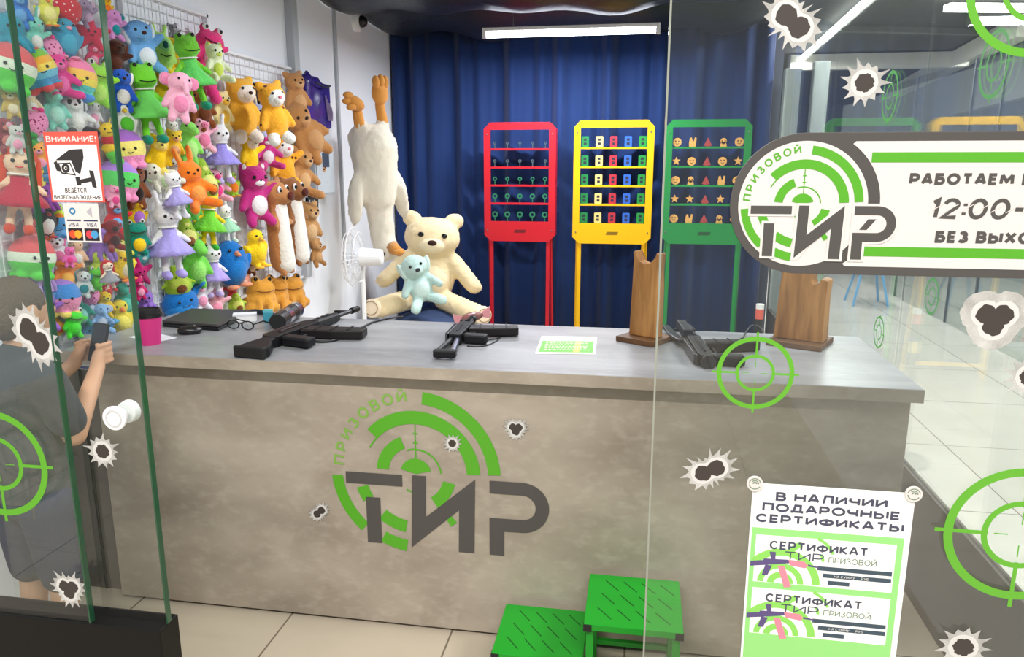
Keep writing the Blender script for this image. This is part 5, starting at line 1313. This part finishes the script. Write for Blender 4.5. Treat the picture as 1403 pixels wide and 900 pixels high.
T('monkey', 6, 184, 52, 'maroon monkey plush at the left edge above the red haired doll', (150, 60, 70), (210, 130, 120))
T('mouse', 22, 190, 42, 'grey white mouse plush above the red haired doll', (206, 204, 200), PNK)
T('chick', 12, 214, 44, 'lemon chick plush at the left edge', (214, 210, 80), ORG)
T('doll_girl', 27, 258, 118, 'red haired rag doll in a long red dress at the far left', (244, 206, 176), (190, 38, 66), (216, 70, 34), n=RED_, rz=40)
T('frog', 42, 192, 30, 'small leaf green frog plush left of the warning sign', (50, 150, 60))
T('bear', 53, 216, 46, 'orange yellow bear plush left of the warning sign', (246, 166, 70), PNK)
T('bird', 50, 246, 46, 'yellow bird plush with an orange beak left of the camera pictogram', (240, 206, 50), ORG, (246, 226, 110))
T('whale', 62, 236, 40, 'steel blue whale plush behind the warning sign edge', (70, 140, 180), SKY)
T('octopus', 57, 270, 46, 'purple octopus plush below the yellow bird', (150, 64, 170))
T('chick', 79, 293, 34, 'lime yellow chick plush left of the payment sticker', (212, 236, 70), ORG)
T('penguin', 60, 301, 48, 'black and white penguin plush with a red beak', (40, 36, 40), WHT, RED_)
T('caterpillar', 150, 196, 62, 'caterpillar plush with yellow, green and red segments right of the warning sign', YEL, GRN_, RED_, d=YEL, e=GRN_)
T('ball', 171, 204, 56, 'octopus plush in purple, yellow and pink bands right of the warning sign', RB3)
T('ball', 162, 246, 58, 'octopus plush in lilac and green bands right of the camera pictogram', RB4)
T('pig', 157, 268, 34, 'pink pig plush below the lilac and green octopus', PNK, HOT)
T('dog', 184, 254, 62, 'brown dog plush with dark ears at the edge of the left grid', BRN, (40, 26, 24), n=(20, 16, 14))
T('bear', 158, 297, 52, 'red bear plush in a pale vest right of the payment sticker', RED_, SKY)
T('bird', 187, 291, 46, 'yellow parrot plush above the teal frog', YEL, (230, 170, 60), (170, 110, 200))
T('frog', 187, 325, 50, 'teal green frog plush with a yellow tummy', (22, 140, 120), YEL)
T('bear', 43, 318, 40, 'scarlet bear plush below the red haired doll', (214, 62, 70), (240, 140, 140))
T('ball', 44, 352, 62, 'watermelon ball plush in green and red', RB5, roll=8)
T('whale', 80, 313, 36, 'small blue whale plush left of the payment sticker', (74, 150, 214), SKY)
T('fish', 62, 321, 26, 'small orange fish plush under the penguin', ORG, YEL)
T('dog', 78, 342, 48, 'white dog plush with pink ears under the payment sticker', (232, 230, 236), (240, 130, 180))
T('rabbit', 104, 342, 50, 'peach rabbit plush below the payment sticker', (240, 196, 160), WHT, n=PNK)
T('pig', 95, 351, 30, 'bright pink pig plush wedged between the white dog and the peach rabbit', (244, 112, 190), HOT)
T('octopus', 139, 337, 48, 'violet octopus plush below the red bear', (160, 116, 206))
T('monkey', 154, 321, 48, 'dark red monkey plush with black hands', (130, 28, 32), (60, 26, 24))
T('cat', 162, 340, 48, 'yellow cat plush above the magenta bear', LEM, (250, 238, 150))
T('penguin', 168, 362, 44, 'golden penguin plush at the glass edge', YEL, CRM, ORG)
T('fish', 192, 351, 30, 'teal fish plush beside the golden penguin', (70, 170, 176), (190, 210, 210))
T('star', 191, 374, 44, 'magenta star plush near the pink cup', MAG)
T('cat', 190, 394, 34, 'deep pink cat plush above the lilac octopus', (206, 34, 110), PNK)
T('pig', 171, 382, 44, 'rose pig plush left of the magenta star', (222, 80, 140), PNK)
T('frog', 88, 372, 52, 'orange frog plush above the pink spotted ball', (246, 140, 48), (250, 190, 90))
T('chick', 137, 364, 48, 'lime chick plush in the middle of the lower left toys', (206, 228, 70), ORG, (220, 240, 120))
T('frog', 131, 382, 34, 'bright green frog plush below the lime chick', (96, 210, 50))
T('ball', 83, 407, 54, 'octopus plush in blue and pink bands at the lower left', RB6)
T('dog', 114, 388, 40, 'white and teal dog plush at the lower left', (220, 232, 232), TEAL)
T('doll_girl', 149, 377, 44, 'little doll in a red hat and grey dress', (246, 220, 196), (150, 150, 160), (190, 40, 40))
T('cushion', 122, 405, 30, 'small lilac pink spotted cushion toy above the yellow bear', LEO, LIL)
T('cushion', 141, 398, 30, 'small dark red spotted cushion toy beside the teal dinosaur', RSP, RED_)
T('octopus', 54, 377, 50, 'lilac octopus plush beside the boy\'s head', (186, 150, 216))
T('elephant', 60, 424, 60, 'purple elephant plush behind the boy\'s shoulder', (150, 96, 196), (110, 170, 220))
T('dino', 106, 421, 58, 'teal dinosaur plush with a dark tail low on the left', (28, 132, 120), (20, 100, 96), (140, 206, 200))
T('dino', 169, 407, 54, 'sea green dinosaur plush beside the lilac octopus', (36, 150, 130), (24, 110, 100), (90, 190, 170))
T('bear', 143, 416, 42, 'yellow bear plush behind the blue grey elephant', YEL, LEM)
T('chick', 164, 434, 56, 'large yellow chick plush sitting low beside the pink cup', (238, 214, 54), ORG, (246, 230, 100))
T('elephant', 138, 434, 44, 'blue grey elephant plush low on the left', (130, 170, 216), (180, 190, 210))
T('octopus', 198, 414, 36, 'lilac octopus plush just above the pink cup', (150, 112, 206))
T('frog', 100, 442, 42, 'neon green frog plush beside the boy\'s phone', (70, 220, 50))
T('fish', 78, 450, 28, 'orange yellow fish plush beside the boy\'s phone', (248, 172, 40), RED_)
T('whale', 128, 456, 36, 'light blue whale plush resting at counter height', (90, 176, 226), WHT)
# --- middle column
T('dog', 194, 64, 80, 'sky blue dog plush with a white tummy, top of the middle column', SKY, (226, 236, 246), roll=-14, var=2)
T('monster', 220, 68, 62, 'pale lime one eyed monster plush', (182, 232, 120), (150, 214, 140), (24, 84, 84))
T('mouse', 238, 45, 26, 'small grey mouse plush at the top of the middle column', (140, 140, 150), (180, 170, 180))
T('bear', 243, 78, 58, 'yellow bear plush between the lime monster and the frog', YEL, (252, 224, 90))
T('doll_frog', 261, 97, 100, 'green frog plush in a tulle skirt, the upper of two', (120, 206, 60), (96, 204, 96), (30, 140, 110), rz=58)
T('frog', 284, 70, 66, 'hot pink frog plush at the top right of the middle column', (236, 62, 130), PNK, roll=12)
T('cat', 294, 85, 56, 'white and lime cat plush with big eyes', (232, 240, 200), (206, 224, 90))
T('caterpillar', 288, 112, 56, 'pink caterpillar plush below the hot pink frog', (240, 110, 160), HOT, (236, 70, 140))
T('doll_frog', 201, 140, 106, 'green frog plush in a tulle skirt, the lower of two', (112, 206, 50), (108, 208, 96), (20, 130, 110), rz=56)
T('bear', 228, 122, 66, 'yellow bear plush beside the lower frog in a skirt', (250, 212, 40), (252, 226, 90))
T('elephant', 245, 130, 72, 'pale pink elephant plush in the middle column', (244, 180, 206), (236, 140, 180))
T('dog', 272, 146, 62, 'reddish brown dog plush below the frog', (140, 76, 40), (110, 56, 30), n=(30, 18, 14), roll=-20)
T('bear', 303, 150, 56, 'cream bear plush with amber ears at the right of the middle column', (244, 226, 160), (250, 200, 70))
T('pig', 275, 182, 54, 'square pale pink pig plush', (246, 180, 204), (240, 130, 170), size=(1.15, 1, 1))
T('doll_rabbit', 302, 203, 92, 'white rabbit doll in a lilac skirt at the right of the middle column', (236, 236, 240), (150, 140, 220), (186, 170, 226))
T('rabbit', 235, 178, 46, 'white rabbit plush left of the green dinosaur', (236, 236, 232), (196, 210, 226), n=PNK)
T('dino', 257, 192, 66, 'light green dinosaur plush in the middle column', (140, 222, 100), (110, 200, 80), (180, 236, 140))
T('hood', 217, 210, 56, 'yellow hooded bear plush below the lower frog', (250, 206, 30), (252, 226, 120))
T('bear', 238, 198, 44, 'yellow bear plush with peach muzzle right of the hooded bear', (250, 210, 60), (236, 180, 130))
T('dog', 218, 243, 54, 'cream dog plush with a green bow lying on its side', (232, 232, 214), (190, 216, 170), roll=-50)
T('cat', 239, 234, 40, 'white kitten plush beside the orange rabbit', (238, 238, 240), (206, 220, 230))
T('rabbit', 262, 246, 86, 'tall orange rabbit plush', (250, 130, 40), (250, 160, 80), roll=-14)
T('avocado', 277, 246, 62, 'avocado plush with a blue cap in the middle column', AVO, FLE, (150, 92, 40))
T('pig', 295, 252, 50, 'rosy pig plush between the avocado and the lime chick', (244, 176, 200), HOT)
T('chick', 317, 251, 36, 'lime green chick plush at the grid edge', (170, 210, 60), ORG)
T('doll_cat', 241, 266, 66, 'white cat doll in a lilac dress above the white rabbit doll', (238, 238, 242), (170, 160, 224), (230, 230, 240))
T('doll_rabbit', 230, 320, 118, 'large white rabbit doll in a lilac tulle dress', (238, 238, 240), (168, 158, 228), (176, 164, 232), rz=56)
T('doll_bear', 285, 300, 82, 'yellow bear doll in a lime green gown', (252, 212, 34), (120, 214, 60), (60, 170, 60), n=(40, 26, 20))
T('doll_rabbit', 310, 302, 62, 'small white rabbit doll in a mint dress', (240, 238, 232), (160, 212, 180), (200, 226, 206))
T('frog', 265, 285, 34, 'green frog plush peeking beside the yellow bear doll', (104, 208, 90))
T('avocado', 255, 319, 48, 'avocado plush with a brown stone beside the lilac dress', AVO, FLE, (140, 88, 44))
T('dino', 267, 356, 76, 'leaf green dinosaur plush below the yellow bear doll', (120, 214, 80), (80, 190, 60), (150, 226, 110))
T('avocado', 242, 385, 46, 'large avocado plush lying low in the middle column', (160, 196, 50), (186, 206, 80), (110, 66, 30), size=(1.25, 1, 1))
T('doll_rabbit', 291, 364, 82, 'white rabbit doll in a lilac dress beside the blue penguin', (238, 236, 240), (176, 156, 226), (196, 176, 226))
T('penguin', 316, 358, 70, 'big blue penguin plush with a red and white patch', (24, 110, 186), (30, 120, 196), (236, 150, 110), size=(1.1, 1, 1))
T('whale', 247, 416, 46, 'blue whale plush just above the laptop', (24, 112, 190), (40, 130, 205))
T('cat', 274, 404, 46, 'pale lilac cat plush beside the blue whale', (232, 226, 238), PNK)
T('pig', 295, 413, 44, 'large pale pink pig plush above the laptop', (246, 184, 196), (240, 150, 176), size=(1.2, 1, 1))
T('avocado', 323, 414, 34, 'small avocado plush at the foot of the middle column', (170, 200, 60), (214, 222, 110), (120, 72, 30))
T('star', 318, 397, 28, 'small red star plush above the small avocado', (200, 60, 60))
T('fish', 331, 383, 24, 'small salmon pink fish plush beside the blue penguin', (244, 160, 140), (250, 200, 180))
# --- right column
T('hood', 331, 147, 90, 'large golden hooded bear plush with white legs, top of the right column', (244, 182, 60), (240, 232, 220), size=(1.05, 1, 1), rz=66, var=1)
T('panda', 355, 132, 36, 'small black panda plush between the golden bear and the tiger', (50, 48, 52), (60, 58, 62))
T('rabbit', 355, 160, 56, 'lilac blue rabbit plush between the golden bear and the tiger', (176, 184, 224), CRM)
T('hood', 374, 152, 86, 'golden tiger plush with a white face, upper one', TIG, (240, 238, 234), n=(230, 120, 140), rz=62, var=1)
T('bear', 405, 128, 64, 'head high brown teddy bear plush in front of the indigo bag', (196, 140, 88), (214, 166, 116), var=1, roll=-8)
T('bear', 416, 178, 92, 'large brown teddy bear plush hanging at an angle', (190, 134, 80), (204, 154, 104), roll=-38, var=1)
T('hood', 341, 208, 62, 'yellow hooded bear plush with a white face', (252, 206, 30), (246, 236, 216), var=2)
T('cat', 364, 205, 56, 'white faced cat plush in a magenta hood, upper one', (206, 60, 140), (240, 230, 236))
T('hood', 387, 220, 78, 'golden tiger plush with a white face, lower one', TIG, (240, 238, 234), n=(230, 120, 140), rz=60, var=2)
T('bear', 412, 235, 72, 'brown teddy bear plush below the large hanging one', (194, 140, 86), (216, 172, 122), var=0)
T('bear', 437, 240, 40, 'small brown teddy bear plush beside the electrical cabinet', (170, 112, 62), (196, 146, 100))
T('cat', 348, 265, 88, 'magenta hooded cat plush with a white face, lower one', (186, 44, 124), (238, 232, 236), rz=62)
T('longdog', 380, 310, 128, 'long tan dog plush with a white belly, nearer one', (186, 128, 80), (238, 234, 228), n=(90, 36, 26), rz=84, roll=-6, size=(.9, .9, 1))
T('longdog', 402, 302, 118, 'long brown dog plush with a white belly, farther one', (150, 100, 62), (238, 234, 228), n=(84, 34, 26), rz=80, roll=-6, size=(.9, .9, 1))
T('chick', 350, 338, 56, 'yellow chick plush above the golden toads', (252, 210, 30), (250, 190, 60), YEL)
T('bear', 422, 305, 66, 'tan teddy bear plush behind the long dogs', (190, 142, 90), (216, 176, 130), var=1)
T('bear', 433, 345, 40, 'small tan teddy bear plush at the end of the toy wall', (180, 130, 76), (206, 160, 110))
T('monkey', 345, 362, 30, 'small brown monkey plush below the yellow chick', (120, 62, 40), (230, 200, 170))
T('squat', 356, 402, 48, 'golden toad plush at the bottom of the right column, nearest', (222, 158, 62), rz=52, size=(1, .85, 1), n=(130, 80, 30))
T('squat', 375, 399, 46, 'golden toad plush at the bottom of the right column, middle one', (214, 148, 56), rz=56, size=(1, .85, 1), n=(130, 80, 30))
T('squat', 397, 398, 46, 'golden toad plush at the bottom of the right column, farthest', (210, 146, 56), rz=60, size=(1, .85, 1), n=(130, 80, 30))

# --- big toys
p = onX(516, 245, XW+.30); gh = 246*depth(p)/FOC
g_ = toy_at('goose', p, gh, {'a': (226, 217, 200), 'b': (214, 146, 70), 'n': (60, 40, 30)}, 'long white goose plush with orange feet hanging upside down beside the curtain', rz=58, roll=176, vox=.018, group='big plush toys at the back', size=(1.05, .9, 1))
p = onY(590, 357, 5.62); th_ = 146*depth(p)/FOC
td = toy_at('bear', p, th_, {'a': (240, 218, 176), 'b': (246, 228, 192), 'n': (56, 34, 28)}, 'very big cream teddy bear sitting on the navy bean bag', rz=16, roll=5, var=4, vox=.02, group='big plush toys at the back', size=(1.22, 1, 1))
for sx in (-1, 1):
    m = MB(); m.ell((0, 0, 0), (.082, .02, .085)); s_ = m.build('foot_sole', plush((246, 226, 196)), td, (sx*.400, -.490, .105), smooth=True, rot=(R(-6), 0, R(sx*35)), label='pale foot sole with stitched outline')
    MB().tube([(.06*math.cos(2*PI*i/20), -.018, .06*math.sin(2*PI*i/20)) for i in range(21)], .003, 5).build('sole_stitching', mat('stitch_brown', (150, 120, 90), .8), s_)
p = onY(572, 382, 5.28); mh = 84*depth(p)/FOC
toy_at('dog', p, mh, {'a': (190, 218, 212), 'b': (206, 228, 222), 'n': (60, 60, 66)}, 'pale mint dog plush with a navy scarf in the lap of the big teddy', rz=30, roll=-16, var=0, vox=.028, group='big plush toys at the back')
# indigo bag on the wall
a = onX(416, 94, XW+.06); b = onX(452, 182, XW+.06)
bgo = empty('sequin_bag', (XW+.05, (a.y+b.y)/2, b.z)); tag(bgo, 'indigo shiny drawstring bag hanging on the white wall above the brown bears', 'bag')
hw = abs(a.y-b.y)/2; hh = a.z-b.z
m = MB(); m.ell((0, 0, hh*.40), (.05, hw*.8, hh*.38)); m.box(-.03, .03, -hw, hw, .02, hh*.84); m.box(-.02, .02, -hw, hw*.2, hh*.8, hh*.93); m.cap((0, -hw*.6, hh*.85), (0, -hw*.65, hh*.98), .03, .015)
SEQ = noise_mat('indigo_sequins', (30, 22, 96), (66, 40, 150), (20, 16, 46), (8, 8, 8), .25, .7, 6, 6, .3)
bm_ = link('bag_body', soft(m, 'bag_body', .015, 4), SEQ, bgo)
MB().tube([(.05, -hw*.6, hh*.8), (.065, 0, hh*.74), (.05, hw*.7, hh*.8)], .006).build('drawstring', mat('cord_dark', (26, 24, 48), .7), bgo)
m = MB()
for k in range(4): m.tube([(.052, hw*(.2+.15*k), hh*(.62-.06*k)), (.054, hw*(.3+.14*k), hh*.34), (.048, hw*(.45+.1*k), hh*.2)], .005, 6)
m.build('pale_motif', mat('motif_silver', (150, 130, 170), .35, .4), bgo)

# ------------------------------------------------------------------ boy with a phone at the left end of the counter
hp_ = onY(14, 412, 1.93)
H_ = 1.30
bx, by = hp_.x+.005, 1.90
boy = empty('person', (bx, by, 0), (0, 0, R(166))); tag(boy, 'child seen from behind in a dark grey T-shirt looking down at a phone, far left', 'person')
SKIN = mat('skin', (214, 164, 134), .55, spec=.35)
b = MB()
b.ell((0, -.045, 1.172), (.064, .078, .092)); b.ell((0, -.085, 1.135), (.052, .052, .062)); b.ell((0, -.137, 1.16), (.014, .02, .02))
for s in (-1, 1): b.ell((s*.067, -.035, 1.165), (.012, .022, .032))
b.cap((0, -.02, 1.0), (0, -.035, 1.12), .046, .042); b.ell((0, 0, .90), (.115, .075, .14)); b.ell((0, .0, .72), (.105, .075, .13)); b.cap((-.11, 0, .985), (.11, 0, .985), .05, .05); b.ell((0, 0, .62), (.115, .085, .09))
for s in (-1, 1):
    b.cap((s*.145, 0, .975), (s*.165, -.05, .80), .043, .035); b.cap((s*.165, -.05, .80), (s*.055, -.235, .955), .035, .023)
    b.cap((s*.055, -.232, .957), (s*.046, -.250, .990), .022, .019)
    # palm and fingers closing round the phone
    for i in range(4):
        z = .962+.019*i; L_ = (.020, .024, .025, .022)[i]
        b.tube([(s*.050, -.240, z), (s*.055, -.272, z+.002), (s*.046, -.297, z+.003), (s*.028, -.301, z+.002), (s*(.028-L_*.6), -.300, z)], [.0085, .0085, .008, .0075, .006], 8)
    b.tube([(s*.046, -.250, .985), (s*.036, -.262, 1.008), (s*.020, -.268, 1.022)], [.011, .010, .008], 8)
    b.cap((s*.065, 0, .60), (s*.072, -.02, .34), .068, .048); b.cap((s*.072, -.02, .34), (s*.075, .005, .07), .047, .030); b.cap((s*.075, .015, .045), (s*.082, -.10, .03), .034, .028)
me = soft(b, 'person_body', .0045, 3); link('body', me, SKIN, boy)
m = MB()
for s in (-1, 1): m.ell((s*.028, -.127, 1.178), (.011, .006, .008), n=10, m=7)
m.build('eyes', mat('eye_dark', (40, 30, 26), .3), boy, smooth=True); MB().tube([(-.02, -.135, 1.115), (0, -.140, 1.112), (.02, -.135, 1.115)], .004, 6).build('mouth', mat('lips', (180, 100, 90), .5), boy)
m = MB(); m.ell((0, -.032, 1.195), (.071, .085, .083)); m.ell((0, .006, 1.165), (.062, .055, .078))
hair = link('hair', soft(m, 'hair', .008, 2, .002), mat('hair_brown', (98, 80, 62), .7, bump=.6, bscale=120), boy)
m = MB(); m.ell((0, 0, .90), (.135, .095, .15)); m.ell((0, 0, .74), (.13, .098, .16)); m.cap((-.115, 0, .98), (.115, 0, .98), .062, .062); m.box(-.11, .11, -.07, .07, .56, .75); m.ell((0, 0, .62), (.132, .10, .08)); m.cap((0, -.01, 1.0), (0, -.015, 1.035), .062, .055)
for s in (-1, 1): m.cap((s*.145, 0, .978), (s*.164, -.035, .85), .056, .054)
link('t_shirt', soft(m, 't_shirt', .010, 4), mat('shirt_grey', (64, 66, 70), .85, sheen=.1, bump=.2, bscale=30), boy)
m = MB(); m.ell((0, 0, .60), (.13, .098, .09))
for s in (-1, 1): m.cap((s*.066, 0, .58), (s*.074, -.018, .34), .082, .068)
link('shorts', soft(m, 'shorts', .010, 4), mat('shorts_navy', (40, 50, 78), .85, bump=.2, bscale=40), boy)
for s in (-1, 1):
    m = MB(); m.cap((s*.075, .015, .04), (s*.083, -.115, .034), .042, .037); m.box(s*.079-.036, s*.079+.036, -.135, .045, 0.004, .03)
    link('shoe', soft(m, 'shoe', .008, 3), mat('shoe_dark', (40, 40, 44), .6), boy)
ph_ = Matrix.Translation((0, -.283, .995)) @ Matrix.Rotation(R(20), 4, 'X')
c_ = boy.matrix_basis @ Vector((0, -.283, .995))
pho = empty('smartphone', c_, (R(18), 0, R(166))); tag(pho, 'black smartphone held by the child at the left', 'phone')
MB().box(-.036, .036, -.0045, .0045, -.04, .09).build('phone_body', BLACK, pho, bevel=.003)
MB().box(-.033, .033, .0046, .0052, -.036, .086).build('screen', mat('phone_screen', (26, 34, 46), .1), pho)
# sheet on the dark filler panel left of the counter
a = onY(76, 489, CYF-.06); b = onY(124, 519, CYF-.06)
o = MB().box(-(b.x-a.x)/2, (b.x-a.x)/2, 0, .002, 0, a.z-b.z).build('paper_sheet', mat('paper_white', (236, 240, 246), .6)); o.location = ((a.x+b.x)/2, CYF+.044, b.z); tag(o, 'white paper sheet with a blue lower edge on the dark panel left of the counter', 'paper')
MB().box(-(b.x-a.x)/2, (b.x-a.x)/2, -.0006, 0, .004, .012).build('blue_line', mat('print_blue', (60, 96, 160), .6), o)
